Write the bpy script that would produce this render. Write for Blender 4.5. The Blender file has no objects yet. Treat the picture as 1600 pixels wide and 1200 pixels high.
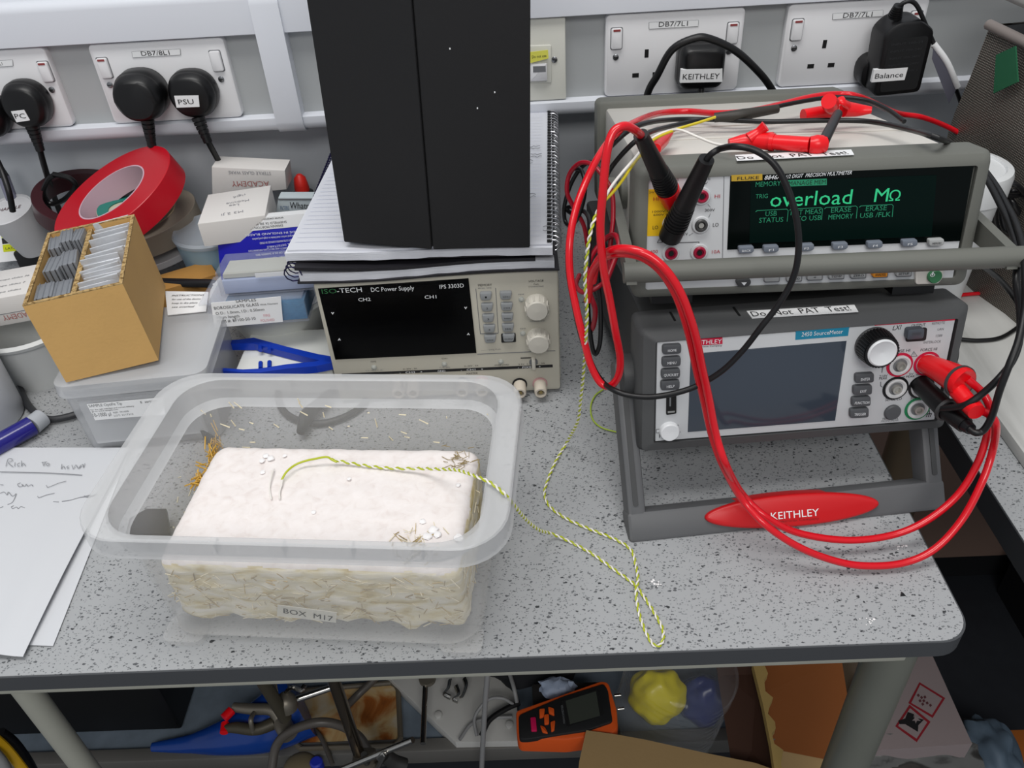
import bpy, bmesh, math, random
from mathutils import Matrix, Vector, noise
random.seed(7)
S = bpy.context.scene
COL = S.collection
# ------------------------------------------------------------------ camera, world, light, exposure
CAM = Vector((0, 0, .4969)); PITCH, YAW, ROLL, FPX = .667, -.0324, -.0663, 1288.5
cp_, sp_, cy_, sy_ = math.cos(PITCH), math.sin(PITCH), math.cos(YAW), math.sin(YAW)
FW = Vector((sy_*cp_, cy_*cp_, -sp_)); RT0 = Vector((cy_, -sy_, 0)); UP0 = RT0.cross(FW)
RT = math.cos(ROLL)*RT0 + math.sin(ROLL)*UP0; UP = -math.sin(ROLL)*RT0 + math.cos(ROLL)*UP0
cam = bpy.data.cameras.new('camera'); co = bpy.data.objects.new('camera', cam); COL.objects.link(co)
m = Matrix.Identity(4)
for i in range(3):
    m[i][0], m[i][1], m[i][2], m[i][3] = RT[i], UP[i], -FW[i], CAM[i]
co.matrix_world = m; cam.sensor_width = 36; cam.lens = FPX/1600*36; cam.clip_start = .01
S.camera = co
w = bpy.data.worlds.new('room_light'); S.world = w; w.use_nodes = True
w.node_tree.nodes['Background'].inputs[0].default_value = (.90, .94, 1, 1)
w.node_tree.nodes['Background'].inputs[1].default_value = .42
def area(name, loc, rot, sx, sy, power, col):
    l = bpy.data.lights.new(name, 'AREA'); l.shape = 'RECTANGLE'; l.size = sx; l.size_y = sy; l.energy = power; l.color = col
    o = bpy.data.objects.new(name, l); COL.objects.link(o); o.location = loc; o.rotation_euler = rot; return o
area('ceiling_light', (-.25, .25, 1.95), (0, 0, 0), 1.3, .6, 23, (1, .985, .96))
area('ceiling_light', (.2, -1.3, 1.75), (.75, .05, 0), 1.3, .6, 21, (1, .985, .96))
S.view_settings.view_transform = 'Standard'; S.view_settings.look = 'None'
S.view_settings.gamma = 1; S.view_settings.use_curve_mapping = False
S.view_settings.exposure = 0.0

# ------------------------------------------------------------------ measuring: a pixel's ray met with a real plane
def ray(u, v): return FW*FPX + RT*(u-800) - UP*(v-600)
def P(u, v, x=None, y=None, z=None):
    d = ray(u, v)
    t = (x-CAM.x)/d.x if x is not None else (y-CAM.y)/d.y if y is not None else (z-CAM.z)/d.z
    return CAM + d*t
def pose(x, y, z, yaw=0, pitch=0, roll=0):
    r = math.radians
    return Matrix.Translation((x, y, z)) @ Matrix.Rotation(r(yaw), 4, 'Z') @ Matrix.Rotation(r(pitch), 4, 'X') @ Matrix.Rotation(r(roll), 4, 'Y')
def loc(M, u, v, yl=0):
    Mi = M.inverted(); o = Mi @ CAM; d = Mi.to_3x3() @ ray(u, v); t = (yl-o.y)/d.y; q = o+d*t
    return Vector((q.x, yl, q.z))
def crop(ox, oy, s): return lambda x, y: (ox+x/s, oy+y/s)
FLAT = lambda x, y, z, yaw=0: pose(x, y, z, yaw, -90)      # local -y is up, local z is away

# ------------------------------------------------------------------ materials
def lin(h):
    h = h.lstrip('#'); c = [int(h[i:i+2], 16)/255 for i in (0, 2, 4)]
    return tuple(x/12.92 if x <= .04045 else ((x+.055)/1.055)**2.4 for x in c)+(1,)
MATS = {}
def mat(name, hexc, rough=.5, metal=0, spec=.5, alpha=1, bump=0, bscale=200, var=0, vscale=30, emit=None, estr=1, trans=0, coat=0, stretch=None, ior=1.45, sss=0):
    if name in MATS: return MATS[name]
    m = bpy.data.materials.new(name); m.use_nodes = True; nt = m.node_tree; b = nt.nodes['Principled BSDF']
    b.inputs['Base Color'].default_value = lin(hexc); b.inputs['Roughness'].default_value = rough
    b.inputs['Metallic'].default_value = metal; b.inputs['Specular IOR Level'].default_value = spec
    b.inputs['Alpha'].default_value = alpha; b.inputs['Transmission Weight'].default_value = trans
    b.inputs['Coat Weight'].default_value = coat; b.inputs['IOR'].default_value = ior
    if sss: b.inputs['Subsurface Weight'].default_value = sss; b.inputs['Subsurface Scale'].default_value = .01
    if emit: b.inputs['Emission Color'].default_value = lin(emit); b.inputs['Emission Strength'].default_value = estr
    if bump or var:
        tc = nt.nodes.new('ShaderNodeTexCoord'); mp = nt.nodes.new('ShaderNodeMapping'); nt.links.new(tc.outputs['Object'], mp.inputs[0])
        if stretch: mp.inputs['Scale'].default_value = stretch
    if bump:
        n = nt.nodes.new('ShaderNodeTexNoise'); n.inputs['Scale'].default_value = bscale; n.inputs['Detail'].default_value = 3
        bp = nt.nodes.new('ShaderNodeBump'); bp.inputs['Strength'].default_value = bump; bp.inputs['Distance'].default_value = .001
        nt.links.new(mp.outputs[0], n.inputs['Vector']); nt.links.new(n.outputs[0], bp.inputs['Height']); nt.links.new(bp.outputs[0], b.inputs['Normal'])
    if var:
        n = nt.nodes.new('ShaderNodeTexNoise'); n.inputs['Scale'].default_value = vscale; n.inputs['Detail'].default_value = 5
        mx = nt.nodes.new('ShaderNodeMix'); mx.data_type = 'RGBA'; c = lin(hexc)
        mx.inputs[6].default_value = tuple(x*(1-var) for x in c[:3])+(1,); mx.inputs[7].default_value = tuple(min(1, x*(1+var)) for x in c[:3])+(1,)
        nt.links.new(mp.outputs[0], n.inputs['Vector']); nt.links.new(n.outputs[0], mx.inputs[0]); nt.links.new(mx.outputs[2], b.inputs['Base Color'])
    MATS[name] = m; return m
def ramp_mat(name, stops, rough, scale, detail=6, bump=.3, kind='noise', stretch=None, spec=.4, metal=0, bdist=.001):
    if name in MATS: return MATS[name]
    m = bpy.data.materials.new(name); m.use_nodes = True; nt = m.node_tree; b = nt.nodes['Principled BSDF']
    tc = nt.nodes.new('ShaderNodeTexCoord'); mp = nt.nodes.new('ShaderNodeMapping'); nt.links.new(tc.outputs['Object'], mp.inputs[0])
    if stretch: mp.inputs['Scale'].default_value = stretch
    if kind == 'wave':
        n = nt.nodes.new('ShaderNodeTexWave'); n.inputs['Scale'].default_value = scale; n.inputs['Distortion'].default_value = 1.5
    else:
        n = nt.nodes.new('ShaderNodeTexNoise'); n.inputs['Scale'].default_value = scale; n.inputs['Detail'].default_value = detail; n.inputs['Distortion'].default_value = .6
    nt.links.new(mp.outputs[0], n.inputs['Vector'])
    r = nt.nodes.new('ShaderNodeValToRGB'); els = r.color_ramp.elements
    while len(els) < len(stops): els.new(.5)
    for e, (p, c) in zip(els, stops): e.position = p; e.color = lin(c)
    out = n.outputs[0]
    nt.links.new(out, r.inputs[0]); nt.links.new(r.outputs[0], b.inputs['Base Color'])
    bp = nt.nodes.new('ShaderNodeBump'); bp.inputs['Strength'].default_value = bump; bp.inputs['Distance'].default_value = bdist
    nt.links.new(out, bp.inputs['Height']); nt.links.new(bp.outputs[0], b.inputs['Normal'])
    b.inputs['Roughness'].default_value = rough; b.inputs['Specular IOR Level'].default_value = spec; b.inputs['Metallic'].default_value = metal
    MATS[name] = m; return m
def speckle_mat():
    m = bpy.data.materials.new('speckled_laminate'); m.use_nodes = True; nt = m.node_tree; b = nt.nodes['Principled BSDF']; L = nt.links
    tc = nt.nodes.new('ShaderNodeTexCoord')
    ns = nt.nodes.new('ShaderNodeTexNoise'); ns.inputs['Scale'].default_value = 420; L.new(tc.outputs['Object'], ns.inputs['Vector'])
    wv = nt.nodes.new('ShaderNodeVectorMath'); wv.operation = 'MULTIPLY_ADD'
    L.new(ns.outputs['Color'], wv.inputs[0]); wv.inputs[1].default_value = (.0028,)*3; mq = nt.nodes.new('ShaderNodeMapping'); mq.inputs['Scale'].default_value = (.72, 1.15, 1); mq.inputs['Rotation'].default_value = (0, 0, .25); L.new(tc.outputs['Object'], mq.inputs[0]); L.new(mq.outputs[0], wv.inputs[2])
    col = None
    for sc, dens, rad, c in ((420, .50, .46, '#55575a'), (700, .34, .52, '#707375'), (330, .88, .44, '#35373a')):
        vo = nt.nodes.new('ShaderNodeTexVoronoi'); vo.inputs['Scale'].default_value = sc; L.new(wv.outputs[0], vo.inputs['Vector'])
        sp = nt.nodes.new('ShaderNodeSeparateColor'); L.new(vo.outputs['Color'], sp.inputs[0])
        a = nt.nodes.new('ShaderNodeMath'); a.operation = 'SUBTRACT'; L.new(sp.outputs[0], a.inputs[0]); a.inputs[1].default_value = dens
        k = nt.nodes.new('ShaderNodeMath'); k.operation = 'MULTIPLY'; L.new(a.outputs[0], k.inputs[0]); k.inputs[1].default_value = rad/(1-dens)
        g = nt.nodes.new('ShaderNodeMath'); g.operation = 'SUBTRACT'; L.new(k.outputs[0], g.inputs[0]); L.new(vo.outputs['Distance'], g.inputs[1])
        h = nt.nodes.new('ShaderNodeMath'); h.operation = 'MULTIPLY'; h.use_clamp = True; L.new(g.outputs[0], h.inputs[0]); h.inputs[1].default_value = 14
        mx = nt.nodes.new('ShaderNodeMix'); mx.data_type = 'RGBA'; L.new(h.outputs[0], mx.inputs[0])
        if col is None: mx.inputs[6].default_value = lin('#a0a2a4')
        else: L.new(col, mx.inputs[6])
        mx.inputs[7].default_value = lin(c); col = mx.outputs[2]
    L.new(col, b.inputs['Base Color']); b.inputs['Roughness'].default_value = .42; b.inputs['Specular IOR Level'].default_value = .35
    return m
LAMINATE = speckle_mat()
EDGE = mat('edge_band_black', '#46484b', .45)
WHITEP = mat('socket_white', '#dadadc', .32, bump=.03, bscale=60)
TRUNK = mat('trunking_white', '#d2d5dc', .3)
CHANNEL = mat('channel_grey', '#a6a9aa', .5)
WALLM = mat('wall_paint', '#c3c7cc', .6, bump=.1, bscale=120, var=.02, vscale=4)
BLACK = mat('black_plastic', '#0b0b0d', .38)
BLACKM = mat('black_matte', '#101113', .7, bump=.15, bscale=400)
RUB = mat('black_rubber', '#0d0d0f', .42)
DKREC = mat('dark_recess', '#050506', .7)
INK = mat('print_black', '#1a1a1c', .6)
INKG = mat('print_grey', '#6d6f72', .6)
INKW = mat('print_white', '#e4e6e8', .6)
PAPER = mat('label_paper', '#e6e7e8', .6)
REDC = mat('red_silicone', '#cf0a1c', .25, coat=.2)
REDP = mat('red_plastic', '#e0101a', .3)
DRED = mat('dark_red_lead', '#93091f', .35)
SCREW = mat('screw_steel', '#8d8f92', .3, metal=.9)
CHROME = mat('steel_bright', '#b9b7b2', .22, metal=1)
STEELD = mat('steel_grey', '#85827a', .35, metal=.8)
CARD = mat('cardboard_tan', '#c9a062', .85, bump=.2, bscale=300, var=.08, vscale=25)
CARDE = ramp_mat('cardboard_edge', [(.35, '#6f552c'), (.6, '#b39767')], .9, 300, 2, .5)

# ------------------------------------------------------------------ mesh building
WM = {}
GLY = {}
def glyphs(s, shear=0):
    k = (s, shear)
    if k in GLY: return GLY[k]
    c = bpy.data.curves.new('t', 'FONT'); c.body = s; c.size = 1; c.resolution_u = 2; c.shear = shear
    o = bpy.data.objects.new('t', c); COL.objects.link(o)
    dg = bpy.context.evaluated_depsgraph_get(); me = bpy.data.meshes.new_from_object(o.evaluated_get(dg))
    vs = [(v.co.x, v.co.y) for v in me.vertices]; fs = [tuple(p.vertices) for p in me.polygons]
    COL.objects.unlink(o); bpy.data.objects.remove(o); bpy.data.meshes.remove(me); bpy.data.curves.remove(c)
    GLY[k] = (vs, fs); return GLY[k]
class MB:
    def __init__(s): s.v = []; s.f = []; s.m = []; s.mats = []
    def mi(s, m):
        if m not in s.mats: s.mats.append(m)
        return s.mats.index(m)
    def add(s, vs, fs, m, T=None):
        n = len(s.v); i = s.mi(m)
        s.v += [(T @ Vector(v)) if T is not None else Vector(v) for v in vs]
        for f in fs: s.f.append(tuple(n+k for k in f)); s.m.append(i)
        return s
    def bm(s, b, m, T=None):
        b.verts.index_update(); s.add([v.co.copy() for v in b.verts], [[v.index for v in f.verts] for f in b.faces], m, T); b.free(); return s
    def box(s, c, d, m, T=None, bev=0, seg=2, taper=None):
        b = bmesh.new(); bmesh.ops.create_cube(b, size=1)
        for v in b.verts:
            k = taper if (taper and v.co.z > 0) else 1
            v.co = Vector((c[0]+v.co.x*d[0]*k, c[1]+v.co.y*d[1]*k, c[2]+v.co.z*d[2]))
        if bev: bmesh.ops.bevel(b, geom=b.edges[:], offset=bev, segments=seg, affect='EDGES', profile=.5)
        return s.bm(b, m, T)
    def prism(s, poly, y0, y1, m, T=None, bev=0, seg=2, inset=0):
        """polygon in local x,z extruded from y0 (front) to y1"""
        b = bmesh.new(); n = len(poly)
        cx = sum(p[0] for p in poly)/n; cz = sum(p[1] for p in poly)/n
        a = [b.verts.new((cx+(p[0]-cx)*(1-inset), y0, cz+(p[1]-cz)*(1-inset))) for p in poly]; c = [b.verts.new((p[0], y1, p[1])) for p in poly]
        fr = b.faces.new(a); b.faces.new(c[::-1])
        for i in range(n): j = (i+1) % n; b.faces.new((a[i], c[i], c[j], a[j]))
        bmesh.ops.recalc_face_normals(b, faces=b.faces[:])
        if bev:
            bmesh.ops.bevel(b, geom=[e for e in fr.edges], offset=bev, segments=seg, affect='EDGES', profile=.5)
        return s.bm(b, m, T)
    def lathe(s, prof, m, T=None, seg=32, axis='z', cap=True):
        """prof: list of (radius, height) along the axis"""
        vs = []; fs = []
        for r, h in prof:
            for k in range(seg):
                a = 2*math.pi*k/seg; x, y = r*math.cos(a), r*math.sin(a)
                vs.append((x, y, h) if axis == 'z' else (x, -h, y))
        for i in range(len(prof)-1):
            for k in range(seg): j = (k+1) % seg; fs.append((i*seg+k, i*seg+j, (i+1)*seg+j, (i+1)*seg+k))
        if cap:
            if prof[0][0] > 1e-6: fs.append(tuple(range(seg))[::-1])
            if prof[-1][0] > 1e-6: fs.append(tuple((len(prof)-1)*seg+k for k in range(seg)))
        return s.add(vs, fs, m, T)
    def tube(s, pts, r, m, seg=10, n=6, smooth=True, flat=1):
        pts = [Vector(p) for p in pts]; path = spline(pts, n) if smooth and len(pts) > 2 else pts
        rs = r if isinstance(r, (list, tuple)) else None
        vs = []; fs = []; t0 = (path[1]-path[0]).normalized(); a = t0.orthogonal().normalized(); N = len(path)
        for i, p in enumerate(path):
            t = (path[min(i+1, N-1)]-path[max(i-1, 0)]).normalized(); a = (a-t*a.dot(t)).normalized(); b = t.cross(a)
            if rs: q = i/(N-1)*(len(rs)-1); k = min(int(q), len(rs)-2); rr = rs[k]+(rs[k+1]-rs[k])*(q-k)
            else: rr = r
            for k in range(seg):
                an = 2*math.pi*k/seg; vs.append(p+a*rr*math.cos(an)+b*rr*flat*math.sin(an))
        for i in range(N-1):
            for k in range(seg): j = (k+1) % seg; fs.append((i*seg+k, i*seg+j, (i+1)*seg+j, (i+1)*seg+k))
        fs.append(tuple(range(seg))[::-1]); fs.append(tuple((N-1)*seg+k for k in range(seg)))
        return s.add(vs, fs, m)
    def cyl(s, a, b, r, m, seg=16, r2=None):
        return s.tube([a, b], [r, r if r2 is None else r2], m, seg, smooth=False)
    def text(s, st, A, B, h, up, m, shear=0, off=0.0):
        """string fitted from A to B on its baseline; h = cap height; up = direction of up"""
        vs, fs = glyphs(st, shear)
        if not vs: return s
        x0 = min(v[0] for v in vs); x1 = max(v[0] for v in vs); H = .729
        X = (B-A); L = X.length; X = X/L; Z = (up-X*up.dot(X)).normalized(); nrm = X.cross(Z)
        return s.add([A+X*((v[0]-x0)/(x1-x0)*L)+Z*(v[1]/H*h)+nrm*off for v in vs], fs, m)
    def build(s, name, parent=None, world=False, label=None, smooth=True, angle=38, kind=None, origin=None):
        vs = s.v
        if world and parent is not None: Mi = WM[parent].inverted(); vs = [Mi @ v for v in vs]
        o0 = None
        if parent is None:
            if origin is None:
                xs = [v.x for v in vs]; ys = [v.y for v in vs]; zs = [v.z for v in vs]
                origin = Vector(((min(xs)+max(xs))/2, (min(ys)+max(ys))/2, min(zs)))
            o0 = Vector(origin); vs = [v-o0 for v in vs]
        me = bpy.data.meshes.new(name); me.from_pydata([tuple(v) for v in vs], [], s.f)
        for m in s.mats: me.materials.append(m)
        me.polygons.foreach_set('material_index', s.m)
        if smooth: me.polygons.foreach_set('use_smooth', [True]*len(s.f)); me.update(); me.set_sharp_from_angle(angle=math.radians(angle))
        me.update(); o = bpy.data.objects.new(name, me); COL.objects.link(o)
        if parent is not None: o.parent = parent; WM[o] = WM[parent].copy()
        else: o.location = o0; WM[o] = Matrix.Translation(o0)
        if label: o['label'] = label
        if kind: o['kind'] = kind
        return o
def spline(p, n):
    out = []
    for i in range(len(p)-1):
        a = p[i-1] if i else p[0]*2-p[1]; b, c = p[i], p[i+1]; d = p[i+2] if i+2 < len(p) else p[-1]*2-p[-2]
        for k in range(n):
            t = k/n; out.append(.5*((2*b)+(c-a)*t+(2*a-5*b+4*c-d)*t*t+(3*b-a-3*c+d)*t**3))
    out.append(p[-1]); return out
def thing(name, label, cat, M, group=None):
    if not isinstance(M, Matrix): M = Matrix.Translation(M)
    o = bpy.data.objects.new(name, None); COL.objects.link(o); o.empty_display_size = .02; o.matrix_world = M; WM[o] = M.copy()
    o['label'] = label; o['category'] = cat
    if group: o['group'] = group
    return o
def tag(o, label, cat, group=None, kind=None):
    o['label'] = label; o['category'] = cat
    if group: o['group'] = group
    if kind: o['kind'] = kind
    return o
def struct(o): o['kind'] = 'structure'; return o
def rrect(x0, x1, z0, z1, r, n=5):
    out = []
    for cx, cz, a0 in ((x1-r, z1-r, 0), (x0+r, z1-r, 90), (x0+r, z0+r, 180), (x1-r, z0+r, 270)):
        for k in range(n+1): a = math.radians(a0+90*k/n); out.append((cx+r*math.cos(a), cz+r*math.sin(a)))
    return out
def rpoly(ps, r, n=3):
    out = []; N = len(ps)
    for i in range(N):
        p = Vector(ps[i]); a = Vector(ps[i-1])-p; b = Vector(ps[(i+1) % N])-p
        ra = min(r, a.length*.45); rb = min(r, b.length*.45); A = p+a.normalized()*ra; B = p+b.normalized()*rb
        for k in range(n+1): t = k/n; out.append(tuple(A*(1-t)**2+p*2*t*(1-t)+B*t*t))
    return out
# things drawn on a face: pixel corners met with the plane y=yl of frame M
def quad(mb, M, pts, y0, y1, m, r=0, bev=0, inset=0, local=True):
    q = [loc(M, u, v, y0) for u, v in pts]; ps = [(p.x, p.z) for p in q]
    if r: ps = rpoly(ps, r)
    return mb.prism(ps, y0, y1, m, None if local else M, bev=bev, inset=inset)
def rect(mb, M, u0, v0, u1, v1, y0, y1, m, **k):
    return quad(mb, M, [(u0, v0), (u1, v0), (u1, v1), (u0, v1)], y0, y1, m, **k)
def ftxt(mb, M, s, a, b, hp, m, yl=-.0003, shear=0, local=True):
    A = loc(M, *a, yl); B = loc(M, *b, yl); C = loc(M, a[0], a[1]-hp, yl); up = Vector((0, 0, 1)); h = abs(C.z-A.z)
    if not local: A, B, up = M @ A, M @ B, M.to_3x3() @ up
    return mb.text(s, A, B, h, up, m, shear)
def disc(mb, M, u, v, prof, m, yb=0, seg=28):
    c = loc(M, u, v, yb); return mb.lathe(prof, m, Matrix.Translation(c), seg, axis='y')
# ================================================================== SETTING
struct(MB().box((0, .99, .15), (2.6, .05, 2.6), WALLM).build('wall_back'))
struct(MB().box((0, .3, -.775), (2.6, 2.2, .05), mat('floor_vinyl', '#2a2d33', .6, bump=.1, bscale=80, var=.2, vscale=40)).build('floor'))

# ---- dado trunking
T = thing('dado_trunking', 'white plastic dado trunking with grey centre channel along the wall', 'cable trunking', (0, .94, .157))
def extr(prof, x0, x1, m): # profile in y,z
    b = bmesh.new(); a = [b.verts.new((x0, y, z)) for y, z in prof]; c = [b.verts.new((x1, y, z)) for y, z in prof]
    b.faces.new(a); b.faces.new(c[::-1]); n = len(prof)
    for i in range(n): j = (i+1) % n; b.faces.new((a[i], c[i], c[j], a[j]))
    bmesh.ops.recalc_face_normals(b, faces=b.faces[:]); return MB().bm(b, m)
def prof(z0, z1, zi, d=.917, yb=.965, flip=False):
    # outer bulging cover: z0 = outer edge at the wall, z1 = edge at the channel
    s = 1 if z1 > z0 else -1; out = [(yb, z0), (d+.004, z0)]
    for k in range(6):
        a = math.pi/2*k/5; out.append((d+.004-.012*math.sin(a), z0+s*.010*(1-math.cos(a))))
    out += [(d-.008, z1-s*.001), (d-.006, z1), (yb, z1)]; return out
X0, X1 = -1.25, 1.25
o = extr(prof(.157, .1745, 0), X0, X1, TRUNK).build('lower_cover', T, world=True)
o = extr(prof(.306, .2625, 0), X0, X1, TRUNK).build('upper_cover', T, world=True)
o = extr([(.922, .1745), (.922, .2625), (.9645, .2625), (.9645, .1745)], X0, X1, CHANNEL).build('centre_channel', T, world=True)
jm = MB(); jb = [(.9645, .1545), (.920, .1545), (.912, .157), (.907, .163), (.9055, .170), (.9055, .292), (.909, .301), (.918, .3085), (.9645, .3085)]
b = extr(jb, -.273, -.243, TRUNK); b.build('joint_cover', T, world=True)

# ---- sockets
def socket(xb, w, label, plateM, txt=None, seln=2, group='white double sockets on the trunking', screws=True, tx=None):
    M = pose(xb, .9135, .1754); R = thing('socket_outlet', label, 'electrical socket', M, group)
    mb = MB(); mb.prism(rrect(0, w, 0, .086, .006), 0, .0085, plateM, bev=.002)
    if txt:
        a, c, hp, st, A, B = txt
        quad(mb, M, a, -.0006, 0, INKG, r=.0006); q = [loc(M, *p, -.0007) for p in a]
        cx = sum(p.x for p in q)/4; cz = sum(p.z for p in q)/4
        mb.prism([(cx+(p.x-cx)*.985, cz+(p.z-cz)*.93) for p in q], -.0008, 0, PAPER)
        ftxt(mb, M, st, A, B, hp, INK, yl=-.001)
    mb.build('face_plate', R); return R, M
def switch(R, M, c, w=.0115, h=.021, red=True):
    x, z = c; mb = MB(); mb.prism(rrect(x-w/2-.0008, x+w/2+.0008, z-h/2-.0008, z+h/2+.0008, .002), -.0003, .001, INKG)
    mb.prism(rrect(x-w/2, x+w/2, z-h/2, z+h/2, .002), -.0032, 0, WHITEP, bev=.001)
    if red: mb.prism(rrect(x-w/2+.002, x+w/2-.002, z+h/2-.0028, z+h/2-.0008, .0003), -.0036, -.003, mat('switch_red', '#8c3b3b', .5))
    mb.build('rocker_switch', R)
def screw(R, M, c):
    x, z = c; mb = MB(); mb.lathe([(.0032, 0), (.0032, .001), (.002, .0016), (0, .0016)], SCREW, Matrix.Translation((x, 0, z)), 16, 'y')
    mb.box((x, -.0016, z), (.0045, .0006, .0008), DKREC); mb.build('screw', R)
def pins(R, M, x, z):
    mb = MB(); mb.box((x, .0006, z+.0225), (.0042, .0018, .0085), DKREC)
    for s in (-1, 1): mb.box((x+s*.011, .0006, z), (.007, .0018, .0045), DKREC)
    mb.build('pin_holes', R)
def local_xz(M, u, v, y=0): q = loc(M, u, v, y); return q.x, q.z
z4 = crop(0, 0, 4)
lab = lambda pts, f: [f(*p) for p in pts]
# leftmost
R0, M0 = socket(-.456-.1925, .146, 'white double wall socket at the left edge, PC plug in it', WHITEP, (lab([(-100, 383), (78, 374), (82, 412), (-100, 424)], z4), 0, 5.5, 'DB7/8L1', z4(-60, 412), z4(18, 408)))
switch(R0, M0, local_xz(M0, *z4(287, 447))); screw(R0, M0, local_xz(M0, *z4(325, 560))); screw(R0, M0, (.012, .044)); switch(R0, M0, (.014, .066))
R1, M1 = socket(-.4565, .146, 'white double wall socket labelled DB7/8L1 with two black plugs', WHITEP, (lab([(822, 322), (1127, 306), (1130, 343), (827, 360)], z4), 0, 7.5, 'DB7/8L1', z4(886, 349), z4(1062, 342)))
switch(R1, M1, local_xz(M1, *z4(655, 424))); switch(R1, M1, local_xz(M1, *z4(1355, 380)), red=False)
screw(R1, M1, local_xz(M1, *z4(688, 530))); screw(R1, M1, local_xz(M1, *z4(1383, 494)))
z3 = crop(850, 0, 4)
R2, M2 = socket(.0935, .146, 'white double wall socket labelled DB7/7L1 with the KEITHLEY plug', WHITEP, (lab([(655, 140), (967, 125), (965, 165), (655, 182)], z3), 0, 8, 'DB7/7L1', z3(717, 168), z3(898, 161)))
switch(R2, M2, local_xz(M2, *z3(453, 240))); switch(R2, M2, local_xz(M2, *z3(1177, 205))); screw(R2, M2, local_xz(M2, *z3(448, 356))); pins(R2, M2, *local_xz(M2, *z3(635, 467)))
screw(R2, M2, local_xz(M2, *z3(1155, 320)))
z5 = crop(1200, 0, 4)
R3, M3 = socket(.2835, .146, 'white double wall socket labelled DB7/7L1 with the Balance adapter', WHITEP, (lab([(405, 85), (722, 62), (720, 102), (402, 123)], z5), 0, 8, 'DB7/7L1', z5(468, 112), z5(650, 103)))
switch(R3, M3, local_xz(M3, *z5(180, 185))); switch(R3, M3, local_xz(M3, *z5(918, 135))); screw(R3, M3, local_xz(M3, *z5(162, 300))); pins(R3, M3, *local_xz(M3, *z5(330, 410)))
# fused spur / data plate behind the black box
M4 = pose(-.0345, .9135, .1754); R4 = thing('switched_spur', 'small cream square wall plate with yellow sticker, right of the tall black box', 'wall switch', M4)
CREAM = mat('cream_plastic', '#cfcfc6', .35)
mb = MB(); mb.prism(rrect(0, .086, 0, .086, .002), 0, .0085, CREAM, bev=.0012); mb.build('face_plate', R4)
z2 = crop(400, 0, 3.2)
mb = MB(); quad(mb, M4, lab([(1340, 230), (1478, 225), (1478, 415), (1340, 415)], z2), -.0015, 0, CREAM, r=.002, bev=.0008); mb.build('switch_frame', R4)
mb = MB(); quad(mb, M4, lab([(1370, 320), (1455, 318), (1457, 405), (1372, 408)], z2), -.005, 0, WHITEP, r=.001, bev=.001); quad(mb, M4, lab([(1385, 332), (1448, 330), (1449, 358), (1386, 362)], z2), -.0054, -.005, INKG); mb.build('rocker_switch', R4)
mb = MB(); quad(mb, M4, lab([(1362, 262), (1460, 250), (1463, 292), (1362, 318)], z2), -.0058, -.005, mat('yellow_sticker', '#d9d65a', .6))
ftxt(mb, M4, 'Do not use', z2(1380, 292), z2(1452, 284), 4.5, INK, yl=-.006); mb.build('sticker', R4)
screw(R4, M4, local_xz(M4, *z2(1492, 297)))

# ---- mains plugs
def plug(name, label, cx, cz, w=.049, h=.05, depth=.026, txt=None, cable=None, tilt=0, boxy=False, y=.9125, cat='mains plug', cordoff=0):
    M = pose(cx, y, cz, 0, 0, tilt); R = thing(name, label, cat, M, 'black mains plugs in the wall sockets')
    def out(k):
        pts = []
        if boxy: base = rrect(-w/2, w/2, -h/2, h/2, .010, 6)
        else:
            base = []
            for a in range(0, 360, 10):
                t = math.radians(a); ex = math.copysign(abs(math.cos(t))**.8, math.cos(t)); ez = math.copysign(abs(math.sin(t))**.8, math.sin(t))
                base.append((ex*w/2*(1-.16*max(0, -ez)-.05*max(0, ez)), ez*h/2))
        return [(x*k, z*k) for x, z in base]
    mb = MB(); L = [(0, .93), (-.003, 1.0), (-depth*.5, 1.0), (-depth*.56, .965), (-depth*.6, .965), (-depth*.68, .95), (-depth*.93, .84), (-depth, .72)]
    n = len(out(1)); vs = []; fs = []
    for yy, k in L: vs += [(x, yy, z) for x, z in out(k)]
    for i in range(len(L)-1):
        for j in range(n): q = (j+1) % n; fs.append((i*n+j, i*n+q, (i+1)*n+q, (i+1)*n+j))
    fs.append(tuple(range(n))[::-1]); fs.append(tuple((len(L)-1)*n+k for k in range(n)))
    mb.add(vs, fs, BLACK); mb.build('plug_body', R)
    return R, M
def cord(R, pts, r=.0034, grip=.028, m=RUB, name='power_cord', ring=True):
    mb = MB(); mb.tube(pts, r, m, 10, 8); o = mb.build(name, R, world=True)
    if grip:
        d = (pts[1]-pts[0]).normalized(); mb = MB(); N = 6
        for k in range(N): a = pts[0]+d*(grip*k/N); b = pts[0]+d*(grip*(k+.72)/N); mb.cyl(a, b, .0072-.0028*k/N, m, 14)
        mb.cyl(pts[0], pts[0]+d*grip, .0048, m, 12); mb.build('strain_relief', R, world=True)
    return o
def sticker(R, M, quadpts, y, st, A, B, hp, name='label', f=None):
    mb = MB(); quad(mb, M, quadpts, y-.0006, y+.004, PAPER, local=True); ftxt(mb, M, st, A, B, hp, INK, yl=y-.0009); mb.build(name, R)
q = P(42, 163, y=.90)
R, M = plug('mains_plug', 'black mains plug labelled PC', q.x, q.z, cat='mains plug')
sticker(R, M, lab([(68, 697), (150, 687), (187, 752), (103, 765)], z4), -.026, 'PC', z4(97, 742), z4(164, 738), 8)
cord(R, [P(50, 196, y=.897), P(60, 226, y=.895), P(70, 262, y=.905), P(82, 300, y=.925), P(95, 335, y=.935)])
q = P(220, 150, y=.895)
R, M = plug('mains_plug', 'black unlabelled mains plug left of the PSU plug', q.x, q.z, w=.055, h=.052, depth=.036)
cord(R, [P(230, 186, y=.888), P(237, 226, y=.886), P(241, 262, y=.91), P(246, 300, y=.93)], grip=.03)
q = P(302, 147, y=.90)
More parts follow.
